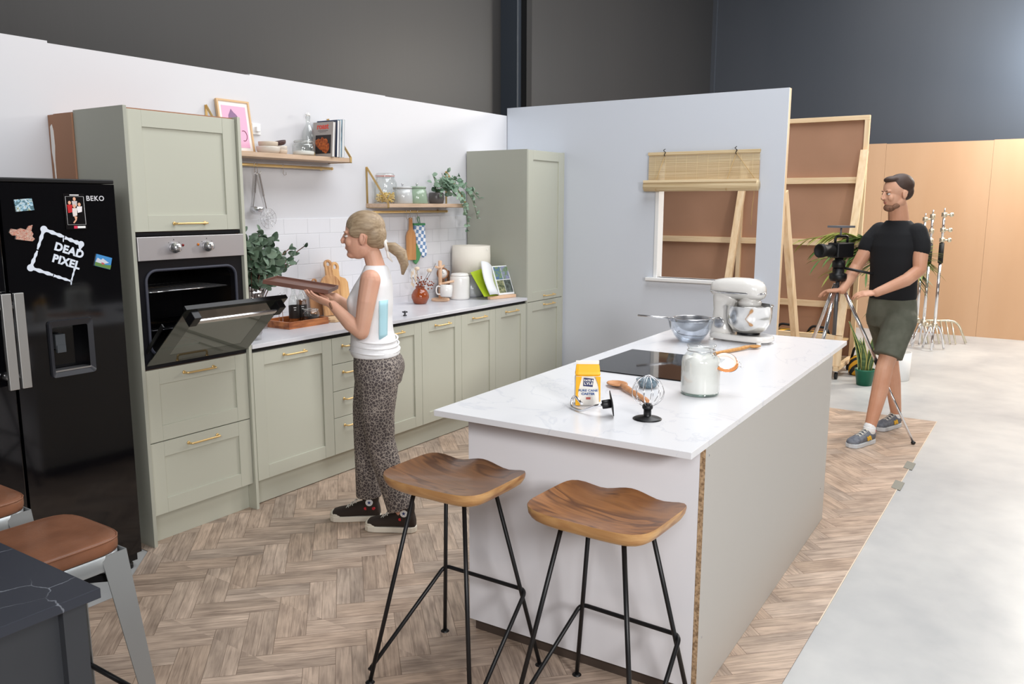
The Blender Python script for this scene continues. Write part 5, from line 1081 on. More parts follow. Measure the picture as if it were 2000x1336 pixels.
MB().box(-.055, -.005, -.052, -.046, .16, .225).xf(TB) 
q = 0
for i in range(2):
    for j in range(2):
        c_ = [((120, 146, 96), (80, 110, 150)), ((170, 170, 130), (60, 74, 50)), ((150, 150, 190), (110, 140, 80)), ((110, 120, 116), (60, 66, 60))][q]; q += 1
        MB().box(.055+.077*i, .128+.077*i, .0028, .004, .130-.112*j, .236-.112*j).xf(TB).build('page_photograph', mat('photo_%d' % q, c_[0], .4, rgb2=c_[1], nscale=40), pg)
# ================================================================== BAMBOO BLIND
bl = thing('bamboo_blind', (XR-.02, -1.81, 1.9), 'bamboo roller blind hanging half rolled up over the window opening', 'blind')
def slat_mat():
    m = bpy.data.materials.new('bamboo_slats'); m.use_nodes = True; t = m.node_tree; b = t.nodes['Principled BSDF']; L = t.links
    tc = t.nodes.new('ShaderNodeTexCoord'); mp = t.nodes.new('ShaderNodeMapping'); mp.inputs['Scale'].default_value = (1, 1.5, 150); L.new(tc.outputs['Object'], mp.inputs[0])
    n = t.nodes.new('ShaderNodeTexNoise'); n.inputs['Scale'].default_value = 1.2; n.inputs['Detail'].default_value = 3; L.new(mp.outputs[0], n.inputs[0])
    r = t.nodes.new('ShaderNodeValToRGB'); r.color_ramp.elements[0].position = .35; r.color_ramp.elements[1].position = .65; r.color_ramp.elements[0].color = (*lin((198, 172, 130)), 1); r.color_ramp.elements[1].color = (*lin((226, 206, 168)), 1)
    L.new(n.outputs[0], r.inputs[0]); L.new(r.outputs[0], b.inputs['Base Color']); b.inputs['Roughness'].default_value = .6; return m
bam = slat_mat(); xb = XR-.03; y0, y1 = -2.252, -1.372
m = MB(); nz = 52
for k in range(nz):
    z = 1.775+k*(2.035-1.775)/nz; m.box(xb-.0012, xb+.0012, y0, y1, z, z+.0041)
m.build('slat_sheet', bam, bl)
m = MB()
for k in range(10): y = y0+.05+k*.086; m.tube([(xb-.0016, y, 1.77), (xb-.0016, y, 2.04)], .0009, 4)
m.build('warp_threads', mat('pale_thread', (232, 214, 172), .7), bl)
MB().box(xb-.012, xb+.006, y0-.005, y1+.005, 2.034, 2.058).build('top_batten', bam, bl, bev=.002)
MB().lathe([(0, 0), (.040, 0), (.042, .003), (.042, .905), (.040, .908), (0, .908)], (xb-.022, y1+.02, 1.797), 26, rot('X', 90)).build('roll', bam, bl)
MB().box(xb-.07, xb-.055, y0-.003, y1+.015, 1.822, 1.842).build('bottom_batten', mat('bamboo_batten', (232, 210, 172), .5), bl, bev=.002)
for yy_ in (-1.51, -2.078):
    MB().tube(arcpts([(xb-.008, yy_, 2.082), (xb-.016, yy_+.012, 2.07), (xb-.016, yy_-.008, 2.055), (xb-.014, yy_+.006, 2.035), (xb-.014, yy_-.004, 2.025)], .006), .003, 6).build('hook', mat('dark_hook', (70, 66, 62), .4, .8), bl)
    MB().tube([(xb-.012, yy_, 2.03), (xb-.05, yy_+.05, 1.84), (xb-.06, yy_+.05, 1.76), (xb-.02, yy_+.05, 1.76)], .0022, 5).build('cord', mat('jute_cord', (196, 162, 108), .8), bl)
MB().tube([(xb-.012, -2.078, 2.035), (xb-.05, -2.235, 1.845)], .0022, 5).build('cord', MATS['jute_cord'], bl)
MB().tube(arcpts([(xb-.02, -2.225, 1.80), (xb-.02, -2.228, 1.72), (xb-.012, -2.215, 1.62), (xb-.008, -2.214, 1.5)], .03), .0022, 5).build('pull_cord', MATS['jute_cord'], bl)
# ================================================================== WHEELED FLAT BEHIND THE GREY WALL
wf = thing('stage_flat', (6.6, -1.5, 0), 'tall brown board flat with pine frame on a wheeled base, seen from behind', 'set flat')
fx = 6.6; ft_, fbm = 2.52, .115
MB().box(fx+.045, fx+.052, -2.49, 1.17*0+.1, fbm, ft_).build('hardboard_skin', mdf, wf)
def tim_(x0, x1, y0, y1, z0, z1, nm='rail', mt=pine_h): return MB().box(x0, x1, y0, y1, z0, z1).build(nm, mt, wf, bev=.002)
for y in (-2.49, -1.27, -.05): tim_(fx, fx+.0448, y, y+.045, fbm, ft_-.046, 'stile', pine)
for y0, y1 in ((-2.444, -1.271), (-1.224, -.051)):
    for z in (1.865, 1.243, .611): tim_(fx, fx+.0448, y0, y1, z, z+.062)
tim_(fx, fx+.0448, -2.49, .1, ft_-.045, ft_, 'top_rail'); tim_(fx, fx+.0448, -2.49, .1, fbm-.046, fbm-.001, 'bottom_rail')
for y in (-2.468, -1.31):
    MB().bar((fx-.03, y, 2.18), (5.98, y, .42), .045, .07, (0, 1, 0)).bar((5.98, y, .42), (5.955, y, .13), .045, .07, (0, 1, 0)).build('back_brace', pine, wf, bev=.002)
    MB().box(5.92, fx-.002, y-.022, y+.022, .085, .13).build('base_runner', pine, wf, bev=.002)
    for x in (5.97, 6.5):
        c = MB().lathe([(.0, -.013), (.032, -.013), (.036, -.008), (.036, .008), (.032, .013), (0, .013)], (x, y, .036), 18, rot('X', 90)).build('castor', black_plastic, wf)
        MB().box(x-.02, x+.02, y-.018, y+.018, .0725, .085).build('castor_plate', steel, c)
tim_(5.93, 5.975, -2.44, -1.34, .385, .43, 'ballast_rail'); tim_(5.93, 5.975, -2.44, -1.34, .132, .177, 'ballast_rail')
MB().box(5.98, fx-.01, -2.44, -1.34, .30, .318).build('ballast_shelf', mat('plywood', (200, 168, 124), .7), wf)
# sandbags
bagblk = mat('bag_black', (24, 24, 26), .75)
def striped(name='bag_yellow_black'):
    if name in MATS: return MATS[name]
    m = bpy.data.materials.new(name); m.use_nodes = True; t = m.node_tree; b = t.nodes['Principled BSDF']; L = t.links
    tc = t.nodes.new('ShaderNodeTexCoord'); w_ = t.nodes.new('ShaderNodeTexWave'); w_.inputs['Scale'].default_value = 5.5; w_.bands_direction = 'DIAGONAL'; w_.inputs['Distortion'].default_value = 1; L.new(tc.outputs['Object'], w_.inputs[0])
    r = t.nodes.new('ShaderNodeValToRGB'); r.color_ramp.interpolation = 'CONSTANT'; r.color_ramp.elements[1].position = .5; r.color_ramp.elements[0].color = (*lin((26, 26, 28)), 1); r.color_ramp.elements[1].color = (*lin((222, 164, 36)), 1)
    L.new(w_.outputs[0], r.inputs[0]); L.new(r.outputs[0], b.inputs['Base Color']); b.inputs['Roughness'].default_value = .7; MATS[name] = m; return m
def sandbag(x, y, z, label, sx=.12, sy=.13, sz=.05, tilt=0):
    s = thing('sandbag', (x, y, z), label, 'sandbag', 'yellow and black sandbags on the flat base')
    MB().rings([[Vector((sx*k*math.copysign(abs(math.cos(2*PI*i/20))**.7, math.cos(2*PI*i/20)), sy*k*math.copysign(abs(math.sin(2*PI*i/20))**.7, math.sin(2*PI*i/20)), h)) for i in range(20)] for k, h in ((.75, 0), (.95, .02), (1, sz), (.9, sz*1.7), (.5, sz*2.1), (.05, sz*2.15))]).build('bag_body', striped(), s, world=False)
    MB().tube(arcpts([(0, -sy*.8, sz*1.7), (0, -sy*.6, sz*2.9), (0, sy*.5, sz*3.1), (0, sy*.8, sz*1.7)], .04), .012, 8).build('handle', bagblk, s, world=False)
sandbag(6.14, -1.93, .3185, 'yellow-striped black sandbag at the left of the ballast shelf'); sandbag(6.14, -2.24, .3185, 'striped sandbag at the right of the ballast shelf')
o = sandbag(6.32, -2.60, .0, 'yellow sandbag on the floor beside the flat base and the snake plant', .1, .09, .09)
# ================================================================== PLANTS ON THE FLOOR
sn = thing('snake_plant', (5.85, -2.75, 0), 'snake plant with upright yellow-edged leaves in a green pot', 'plant')
MB().lathe([(0, .002), (.062, .002), (.066, 0), (.086, .135), (.092, .137), (.092, .152), (.084, .152), (.08, .13), (0, .13)], (5.85, -2.745, 0), 32).build('pot', mat('green_plastic_pot', (30, 104, 78), .4), sn)
rs = random.Random(13)
snm = mat('snake_leaf', (108, 132, 84), .45, rgb2=(66, 92, 58), nscale=8, nstretch=(1, 1, 6)); sne = mat('snake_edge', (208, 202, 120), .5)
for k in range(13):
    a = rs.uniform(0, 2*PI); r_ = rs.uniform(.01, .06); p = Vector((5.85+r_*math.cos(a), -2.745+r_*math.sin(a), .125)); out_ = Vector((math.cos(a), math.sin(a), 0)); H_ = rs.uniform(.26, .46) if k else .46; ln = rs.uniform(.03, .16)
    tw = rs.uniform(0, PI); s_ = Vector((math.cos(tw), math.sin(tw), 0)); m = MB()
    def P(i, j, k0=1.0):
        w_ = .026*k0*(math.sin(PI*min(1, (j*.9+.12)))**.8)*(1-j**6); c_ = p+out_*ln*j**2+Vector((0, 0, H_*j)); return c_+s_*w_*(2*i-1)+s_.cross(Vector((0, 0, 1)))*(.012*abs(2*i-1))
    m.grid(lambda i, j: P(i, j, .82), 4, 10); o = m.build('leaf', snm, sn, solid=.003)
    MB().grid(lambda i, j: P(.0+i*.1, j), 1, 10).grid(lambda i, j: P(.9+i*.1, j), 1, 10).build('leaf_edge', sne, o, solid=.0032)
pl = thing('areca_palm', (6.3, -2.93, 0), 'arching green palm in a white pot behind the snake plant', 'plant')
MB().lathe([(0, 0), (.13, 0), (.135, .004), (.14, .27), (.132, .27), (.13, .24), (0, .24)], (6.30, -2.93, 0), 36).build('pot', white_plastic, pl)
m = MB()
for k in range(14):
    a = rs.uniform(0, 2*PI); r_ = rs.uniform(0, .1); p = Vector((6.30+r_*math.cos(a), -2.93+r_*math.sin(a), .24)); m.tube([p, p+Vector((rs.uniform(-.05, .05), rs.uniform(-.05, .05), rs.uniform(.08, .16)))], [.006, .003], 6)
m.build('stubs', mat('dry_stem', (176, 140, 84), .7), pl)
fronds = [((-.1, .95, 1.30), 1.46), ((-.15, .78, 1.22), 1.44), ((-.25, .5, 1.14), 1.40), ((-.1, .35, 1.36), 1.42), ((0, .1, 1.30), 1.4), ((-.2, .02, 1.16), 1.3), ((-.25, .62, 1.0), 1.25), ((-.2, -.12, .95), 1.15), ((-.3, .3, 1.0), 1.25), ((-.1, -.2, 1.1), 1.25), ((-.3, .1, .72), 1.0), ((-.35, .75, 1.12), 1.3)]
st = MB()
for i, ((dx, dy, tz), apex) in enumerate(fronds):
    b0 = Vector((6.3, -2.93, .24)); tip = Vector((6.3+dx, -2.93+dy, tz)); mid = Vector((6.3+dx*.35, -2.93+dy*.4, apex*.98)); pts = arcpts([b0, mid, tip], .6, 14); st.tube(pts, .005, 5)
    lm_ = MB(); n_ = len(pts)
    for q in range(int(n_*.35), n_):
        dirn = (pts[min(q+1, n_-1)]-pts[q-1]).normalized(); sd = dirn.cross(Vector((0, 0, 1))).normalized()
        for u_ in (0, .33, .66):
            c_ = pts[q-1].lerp(pts[q], u_)
            for sg in (-1, 1):
                d_ = (dirn*.75+sd*sg*.75+Vector((0, 0, -.35+rs.uniform(-.2, .2)))).normalized(); leaf(lm_, c_, d_*rs.uniform(.18, .30), .011, n=4, asp=0)
    lm_.build('frond', mat('palm_green', (98, 128, 58), .5, rgb2=(66, 98, 44), nscale=5) if i % 3 else mat('palm_yellow_green', (148, 156, 72), .5), pl)
st.build('stalks', mat('palm_stalk', (150, 158, 86), .5), pl)
# ================================================================== LIGHT STANDS
def c_stand(x, y, h, label, tilt=0, rz_=0, arm=True):
    s = thing('light_stand', (x, y, 0), label, 'light stand', 'chrome studio light stands by the far wall', rz=rz_)
    MB().tube([(0, 0, .28), (0, 0, h*.62)], .0175, 12).build('lower_tube', chrome, s, world=False)
    MB().tube([(0, 0, h*.62), (0, 0, h*.76)], .027, 12).build('grip_sleeve', black_matte, s, world=False)
    MB().tube([(0, 0, h*.76), (0, 0, h*.96)], .0145, 12).build('upper_tube', chrome, s, world=False)
    MB().tube([(0, 0, h*.96), (0, 0, h)], .008, 8).build('spigot', steel, s, world=False)
    for z in (h*.78, h*.85, h*.955): MB().lathe([(.024, -.025), (.03, -.02), (.03, .02), (.024, .025)], (0, 0, z), 14).tube([(0, 0, z), (.0, -.06, z)], .009, 8).ell((0, -.075, z), (.012, .026, .026)).build('clamp_knob', mat('worn_chrome', (224, 216, 194), .3, .8), s, world=False)
    MB().lathe([(.03, .26), (.036, .27), (.036, .31), (.03, .32)], (0, 0, 0), 14).tube([(0, 0, .29), (0, .07, .29)], .01, 8).ell((0, .08, .29), (.012, .02, .025)).build('leg_collar', MATS['worn_chrome'], s, world=False)
    for a in (160, 285, 40): MB().tube(arcpts([(0, 0, .29), (.055*math.cos(R(a)), .055*math.sin(R(a)), .27), (.1*math.cos(R(a)), .1*math.sin(R(a)), .16), (.13*math.cos(R(a)), .13*math.sin(R(a)), .013)], .04), .0125, 10).build('leg', chrome, s, world=False)
    return s
c_stand(8.30, -3.03, 1.62, 'chrome light stand nearest the right end of the group', rz_=R(20)); c_stand(8.42, -2.90, 1.60, 'chrome light stand in the middle of the group', rz_=R(95)); c_stand(8.62, -2.80, 1.56, 'chrome light stand at the left end half behind the man', rz_=R(10))
rk_ = thing('base_rack', (8.95, -3.1, 0), 'low chrome rack of parallel bars on the floor behind the stands', 'rack')
MB().tube(arcpts([(8.78, -2.75, .27), (9.0, -3.2, .27), (8.97, -3.31, .01)], .1), .014, 10).build('top_bar', MATS['worn_chrome'], rk_)
for k in range(7):
    t_ = k/7; p = Vector((8.80, -2.80, .27)).lerp(Vector((8.99, -3.19, .27)), t_); MB().tube([p, p+Vector((-.13, -.08, -.258))], .010, 8).build('bar', MATS['worn_chrome'], rk_)
# ================================================================== CAMERA TRIPOD
tp_ = thing('camera_tripod', (3.95, -2.85, 0), 'silver-legged tripod carrying a camera in front of the man', 'tripod')
apex = Vector((3.95, -2.85, 1.15))
MB().lathe([(0, -.03), (.05, -.03), (.06, -.01), (.06, .02), (.04, .03), (.04, .06), (0, .06)], tuple(apex), 24).build('apex_casting', black_plastic, tp_)
MB().tube([apex+Vector((0, 0, .03)), apex+Vector((0, 0, -.42))], .014, 12).build('centre_column', mat('carbon_grey', (110, 112, 116), .3, .6), tp_)
feet_ = [(3.97, -3.42, .016), (4.36, -2.42, .012), (3.40, -2.78, .016)]
for f_ in feet_:
    f_ = Vector(f_); a_ = apex+(f_-apex)*.05; mid = a_.lerp(f_, .5)
    l = MB().tube([a_, mid], .013, 10).build('leg', chrome, tp_); MB().tube([mid, f_], .009, 10).build('leg_extension', chrome, l); MB().tube([mid-(f_-a_).normalized()*.02, mid+(f_-a_).normalized()*.03], .017, 10).build('leg_clamp', black_plastic, l); MB().ell(f_, (.016, .016, .012)).build('rubber_foot', black_plastic, l)
MB().tube([apex+Vector((.0, 0, .07)), apex+Vector((.15, -.32, -.0))], .009, 8).build('pan_handle', black_metal, tp_)
MB().lathe([(.035, .06), (.045, .07), (.045, .11), (.03, .12), (.03, .135)], tuple(apex), 20).build('fluid_head', black_plastic, tp_)
vc = thing('video_camera', (3.95, -2.85, 1.286), 'black video camera with lens and flat top monitor on the tripod', 'camera')
C0 = Matrix.Translation(apex+Vector((0, 0, .136))) @ rot('Z', 150)
MB().box(-.09, .07, -.05, .05, 0, .105).xf(C0).build('body', black_plastic, vc, bev=.01, seg=3)
MB().lathe([(.038, 0), (.042, .01), (.042, .09), (.048, .095), (.048, .13), (.04, .132), (.036, .12), (0, .11)], (0, 0, 0), 28).xf(C0 @ Matrix.Translation((.07, 0, .052)) @ rot('Y', 90)).build('lens', black_matte, vc)
MB().tube(arcpts([(-.07, 0, .1), (-.07, 0, .15), (.05, 0, .15), (.05, 0, .1)], .02), .009, 8).xf(C0).build('top_handle', black_plastic, vc)
MB().tube([(0, 0, .15), (0, 0, .21)], .006, 8).box(-.07, .07, -.06, .06, .21, .224).xf(C0).build('top_monitor', mat('grey_monitor', (110, 112, 118), .3), vc)
# ================================================================== PEOPLE
def loft(m, secs, n=28, pw=2.3):
    g = []
    for (cx, cy, cz, rx, ry) in secs:
        g.append([Vector((cx+rx*math.copysign(abs(math.cos(2*PI*k/n))**(2/pw), math.cos(2*PI*k/n)), cy+ry*math.copysign(abs(math.sin(2*PI*k/n))**(2/pw), math.sin(2*PI*k/n)), cz)) for k in range(n)])
    return m.rings(g)
def limb(m, pts, rs, n=16):
    P_ = []; Q = []
    for i in range(len(pts)-1):
        for k in range(5): t = k/5; P_.append(Vector(pts[i]).lerp(Vector(pts[i+1]), t)); Q.append(rs[i]+(rs[i+1]-rs[i])*t)
    P_.append(Vector(pts[-1])); Q.append(rs[-1])
    m.tube(P_, Q, n)
    for p, r_ in zip(pts, rs): m.ell(p, r_*.995, n=14, m=8)
    return m
def head(m, M_, male=False):
    s = len(m.v)
    m.ell((-.012, 0, .032), (.094, .073, .086), n=28, m=16); m.ell((.022, 0, -.028), (.064, .057, .085), n=24, m=14)
    m.ell((.052, 0, -.090), (.028, .030 if not male else .036, .020), n=16, m=10); m.ell((.0, 0, -.06), (.06, .052 if not male else .06, .045), n=20, m=12)
    m.tube([(.083, 0, .014), (.093, 0, -.006), (.103, 0, -.025)], [.007, .008, .009], 10); m.ell((.097, 0, -.029), (.011, .015, .008), n=12, m=8)
    for sg in (-1, 1):
        m.ell((.072, sg*.027, .020), (.013, .022, .008), n=12, m=8); m.ell((.060, sg*.036, -.026), (.020, .020, .024), n=14, m=9)
        m.ell((-.012, sg*.074, -.012), (.017, .007, .030), rot('Z', sg*15), n=12, m=8); m.tube([(-.022, sg*.080, .010), (-.028, sg*.082, -.002), (-.022, sg*.080, -.022), (-.010, sg*.077, -.036)], .0045, 6)
    m.ell((.073, 0, -.058), (.013, .022, .012), n=14, m=8)
    for v in range(s, len(m.v)): m.v[v] = M_ @ m.v[v]
def face(par, M_, lipc=(176, 100, 96), brow=(120, 92, 66), iris=(70, 80, 90)):
    lips = MB().ell((.0815, 0, -.0535), (.0055, .018, .0030), n=14, m=8).ell((.0805, 0, -.0600), (.006, .016, .0038), n=14, m=8).xf(M_).build('lips', mat('lips_%d' % lipc[0], lipc, .45), par, world=False)
    for sg in (-1, 1):
        e = MB().ell((.0720, sg*.029, .001), (.0105, .0135, .0070), n=16, m=10).xf(M_).build('eye', mat('eye_white', (232, 228, 224), .2), par, world=False)
        MB().ell((.0803, sg*.030, .0008), (.0032, .0055, .0055), n=12, m=8).xf(M_).build('iris', mat('iris_%d' % iris[0], iris, .2), e, world=False)
        MB().tube([(.085, sg*.014, .018), (.084, sg*.030, .023), (.073, sg*.048, .019)], [.0016, .0022, .001], 6).xf(M_).build('eyebrow', mat('brow_%d' % brow[0], brow, .8), par, world=False)
        MB().tube([(.0815, sg*.018, .004), (.0825, sg*.029, .008), (.075, sg*.042, .004)], [.0008, .0012, .0006], 6).xf(M_).build('eyelid', mat('lash_%d' % brow[0], tuple(int(c*.6) for c in brow), .7), par, world=False)
def hand(m, wrist, dirv, palm, side, curl=(20, 30, 25), thumb=(.5, -.2), sc=1.0, nails=None):
    """palm = direction the palm faces; side=+1 puts the thumb on the +(palm x dir) side"""
    x = Vector(dirv).normalized(); z = Vector(palm); z = (z-x*z.dot(x)).normalized(); y = z.cross(x)*side
    F_ = Matrix(((x.x, y.x, z.x, wrist[0]), (x.y, y.y, z.y, wrist[1]), (x.z, y.z, z.z, wrist[2]), (0, 0, 0, 1)))
    s = len(m.v)
    m.ell((.012, 0, 0), (.03, .026, .019), n=14, m=9); m.ell((.045, 0, 0), (.045, .038, .0145), n=18, m=10); m.ell((.07, -.003, 0), (.026, .038, .012), n=18, m=10); m.ell((.035, .024, .006), (.028, .015, .014), n=14, m=8)
    for y_, L_, b_, r_ in ((.029, .070, .085, .0082), (.010, .078, .089, .0084), (-.0095, .072, .086, .0080), (-.028, .056, .079, .0070)):
        p = Vector((b_, y_, 0)); a = 0; pts = [Vector((b_-.02, y_, 0)), p.copy()]
        for f_, c_ in zip((.46, .30, .24), curl):
            a += c_; p = p+Vector((math.cos(R(a)), 0, math.sin(R(a))))*L_*f_; pts.append(p.copy())
        m.tube(pts, [r_, r_*1.02, r_*.95, r_*.88, r_*.72], 10)
        for q_, rr_ in zip(pts, [r_, r_*1.05, r_*.97, r_*.9, r_*.74]): m.ell(q_, rr_, n=10, m=6)
    ty, tz = thumb
    pts = [Vector((.02, .022, .004)), Vector((.042, .040, .004+.3*tz*.05)), Vector((.068, .048+ty*.012, .012*tz*2)), Vector((.092, .046+ty*.02, .026*tz))]
    m.tube(pts, [.012, .0115, .0095, .0075], 10)
    for q_, rr_ in zip(pts, [.012, .0115, .0098, .0078]): m.ell(q_, rr_, n=10, m=6)
    for v in range(s, len(m.v)): m.v[v] = F_ @ (m.v[v]*sc)
def skin_mat(name, c, c2):
    m = mat(name, c, .5, rgb2=c2, nscale=5); b = m.node_tree.nodes['Principled BSDF']; b.inputs['Subsurface Weight'].default_value = .08; b.inputs['Subsurface Radius'].default_value = (.02, .008, .004); return m
# ---------------------------------------------------------------- woman
wm = thing('person', (.81, -1.295, 0), 'person with tied-back blond hair in white vest and leopard-print trousers carrying a brown tray', 'person', rz=R(123.5))
wskin = skin_mat('fair_skin', (226, 178, 152), (216, 160, 136))
HW = Matrix.Translation((.032, 0, 1.497))
b = MB(); head(b, HW)
limb(b, [(-.035, 0, 1.33), (-.014, 0, 1.41)], [.048, .044])
loft(b, [(-.03, 0, .80, .09, .13), (-.03, 0, .90, .10, .155), (-.01, 0, 1.00, .085, .125), (-.008, 0, 1.08, .082, .118), (-.01, 0, 1.18, .090, .122), (-.02, 0, 1.26, .078, .112), (-.03, 0, 1.315, .056, .095), (-.033, 0, 1.345, .045, .06)])
Rw = (.165, .115, 1.168); Lw = (.205, -.125, 1.18)
limb(b, [(-.028, .150, 1.295), (-.01, .172, 1.19), (.015, .185, 1.045)], [.050, .045, .036]); limb(b, [(.015, .185, 1.045), (.07, .17, 1.085), Rw], [.036, .037, .024])
limb(b, [(-.02, -.150, 1.295), (.0, -.175, 1.19), (.04, -.19, 1.05)], [.050, .045, .036]); limb(b, [(.04, -.19, 1.05), (.10, -.175, 1.09), Lw], [.036, .037, .024])
hand(b, Rw, (.10, .012, .045), (-.1, -.55, .9), -1, (6, 12, 14), (.2, 2.2), .92); hand(b, Lw, (.10, .01, .03), (-.1, .55, .9), 1, (6, 12, 14), (.2, 2.2), .92)
for (hp, kn, an) in (((0, -.085, .84), (.045, -.07, .50), (.035, -.06, .10)), ((-.03, .085, .84), (-.03, .085, .49), (-.155, .095, .10))):
    limb(b, [hp, kn, an], [.082, .05, .036])
wbody = b.build('body', wskin, wm, world=False, remesh=.0036, smooth_it=4)
face(wbody, HW, (190, 110, 100), (150, 118, 84))
# vest
vest = mat('white_ribbed_cotton', (238, 238, 240), .85, bump=.35, bscale=70, bstretch=(6, 6, .4))
v = MB()
loft(v, [(-.022, 0, .905, .118, .160), (-.016, 0, .93, .122, .160), (-.010, 0, .97, .112, .146), (-.004, 0, 1.03, .104, .134), (0, 0, 1.10, .104, .134), (.002, 0, 1.16, .112, .143), (-.004, 0, 1.21, .106, .139), (-.018, 0, 1.26, .092, .128), (-.028, 0, 1.30, .076, .105), (-.032, 0, 1.335, .062, .078), (-.03, 0, 1.355, .054, .058)], 36)
for sg in (-1, 1): v.ell((.055, sg*.062, 1.175), (.052, .058, .055), n=20, m=12)
v.build('vest', vest, wm, world=False, remesh=.006, smooth_it=5)
f_ = MB()
for z, rx, ry in ((.93, .124, .163), (.958, .120, .155), (.985, .115, .149)):
    f_.tube([(-.016+rx*math.cos(R(a))*1.0, ry*math.sin(R(a)), z+.006*math.sin(R(a*2))) for a in range(0, 360, 15)], .0045, 6, closed=True)
f_.build('vest_gather', vest, wm, world=False)
def _pp(i, j):
    z = 1.0+.19*j; x = -.092+.034*i-.006*j; rx, ry = .107, .139+(.006 if z > 1.13 else 0); return (x+.0, ry*(1-abs(x/rx)**2.3)**(1/2.3)+.004, z)
MB().grid(_pp, 4, 8).build('blue_patch', mat('pale_blue_print', (178, 220, 232), .8), wm, world=False, solid=.003)
# trousers
def leopard():
    m = bpy.data.materials.new('leopard_print'); m.use_nodes = True; t = m.node_tree; b = t.nodes['Principled BSDF']; L = t.links
    tc = t.nodes.new('ShaderNodeTexCoord'); v_ = t.nodes.new('ShaderNodeTexVoronoi'); v_.feature = 'DISTANCE_TO_EDGE'; v_.inputs['Scale'].default_value = 66
    n_ = t.nodes.new('ShaderNodeTexNoise'); n_.inputs['Scale'].default_value = 30; mx_ = t.nodes.new('ShaderNodeVectorMath'); mx_.operation = 'MULTIPLY_ADD'; mx_.inputs[1].default_value = (.02, .02, .02)
    L.new(tc.outputs['Object'], n_.inputs[0]); L.new(n_.outputs['Color'], mx_.inputs[0]); L.new(tc.outputs['Object'], mx_.inputs[2]); L.new(mx_.outputs[0], v_.inputs['Vector'])
    r = t.nodes.new('ShaderNodeValToRGB'); e = r.color_ramp.elements; e[0].position = .045; e[0].color = (*lin((164, 154, 145)), 1); e[1].position = .10; e[1].color = (*lin((80, 72, 72)), 1)
    L.new(v_.outputs['Distance'], r.inputs[0]); L.new(r.outputs[0], b.inputs['Base Color']); b.inputs['Roughness'].default_value = .85; return m
leo = leopard(); t_ = MB()
loft(t_, [(-.03, 0, .76, .115, .150), (-.034, 0, .82, .124, .166), (-.034, 0, .87, .124, .166), (-.02, 0, .92, .106, .150), (-.014, 0, .95, .102, .142)], 32)
for sg in (-1, 1): t_.ell((-.082, sg*.07, .83), (.075, .075, .09), n=18, m=10)
limb(t_, [(.0, -.080, .80), (.035, -.072, .62), (.045, -.066, .48), (.046, -.06, .30), (.045, -.058, .20)], [.102, .085, .074, .068, .066]); t_.tube([(.046, -.06, .3), (.045, -.058, .132)], [.068, .068], 20)
limb(t_, [(-.045, .082, .80), (-.035, .085, .62), (-.045, .085, .48), (-.09, .09, .30), (-.12, .093, .20)], [.102, .085, .074, .068, .066]); t_.tube([(-.09, .09, .3), (-.142, .095, .125)], [.068, .070], 20)
t_.build('trousers', leo, wm, world=False, remesh=.006, smooth_it=5)
# hair
hairw = mat('ash_blond_hair', (178, 156, 128), .5, rgb2=(146, 124, 98), nscale=12, nstretch=(1.5, 9, 9), bump=.15, bscale=30, bstretch=(2, 14, 14))
h = MB(); h.ell((-.018, 0, .048), (.097, .080, .080), n=30, m=18); h.ell((-.058, 0, .010), (.062, .070, .072), n=24, m=14); h.ell((-.085, 0, -.028), (.034, .04, .035), n=16, m=10)
for sg in (-1, 1): h.ell((.004, sg*.060, .030), (.052, .019, .036), rot('Y', 18), n=16, m=10)
h.xf(HW).build('hair', hairw, wm, world=False, remesh=.004, smooth_it=5)
pt = MB().tube([(-.115, 0, -.045), (-.15, 0, -.055), (-.19, .0, -.085), (-.205, 0, -.14), (-.195, 0, -.19)], [.016, .028, .030, .022, .006], 14).xf(HW).build('ponytail', hairw, wm, world=False)
MB().tube([(-.118+.006*math.sin(R(a)), .024*math.cos(R(a)), -.046+.024*math.sin(R(a))) for a in range(0, 360, 20)], .0085, 10, closed=True).tube([(-.12, .012, -.06), (-.13, .022, -.10), (-.15, .022, -.125)], [.006, .008, .003], 6).xf(HW).build('scrunchie', mat('white_ribbon', (238, 232, 226), .8), wm, world=False)
MB().tube([(.165-.0+.026*math.cos(R(a))*.45, .118+.027*math.sin(R(a)), 1.163+.026*math.cos(R(a))*.95) for a in range(0, 360, 20)], .0055, 8, closed=True).build('wrist_strap', mat('brown_strap', (128, 92, 70), .6), wm, world=False)
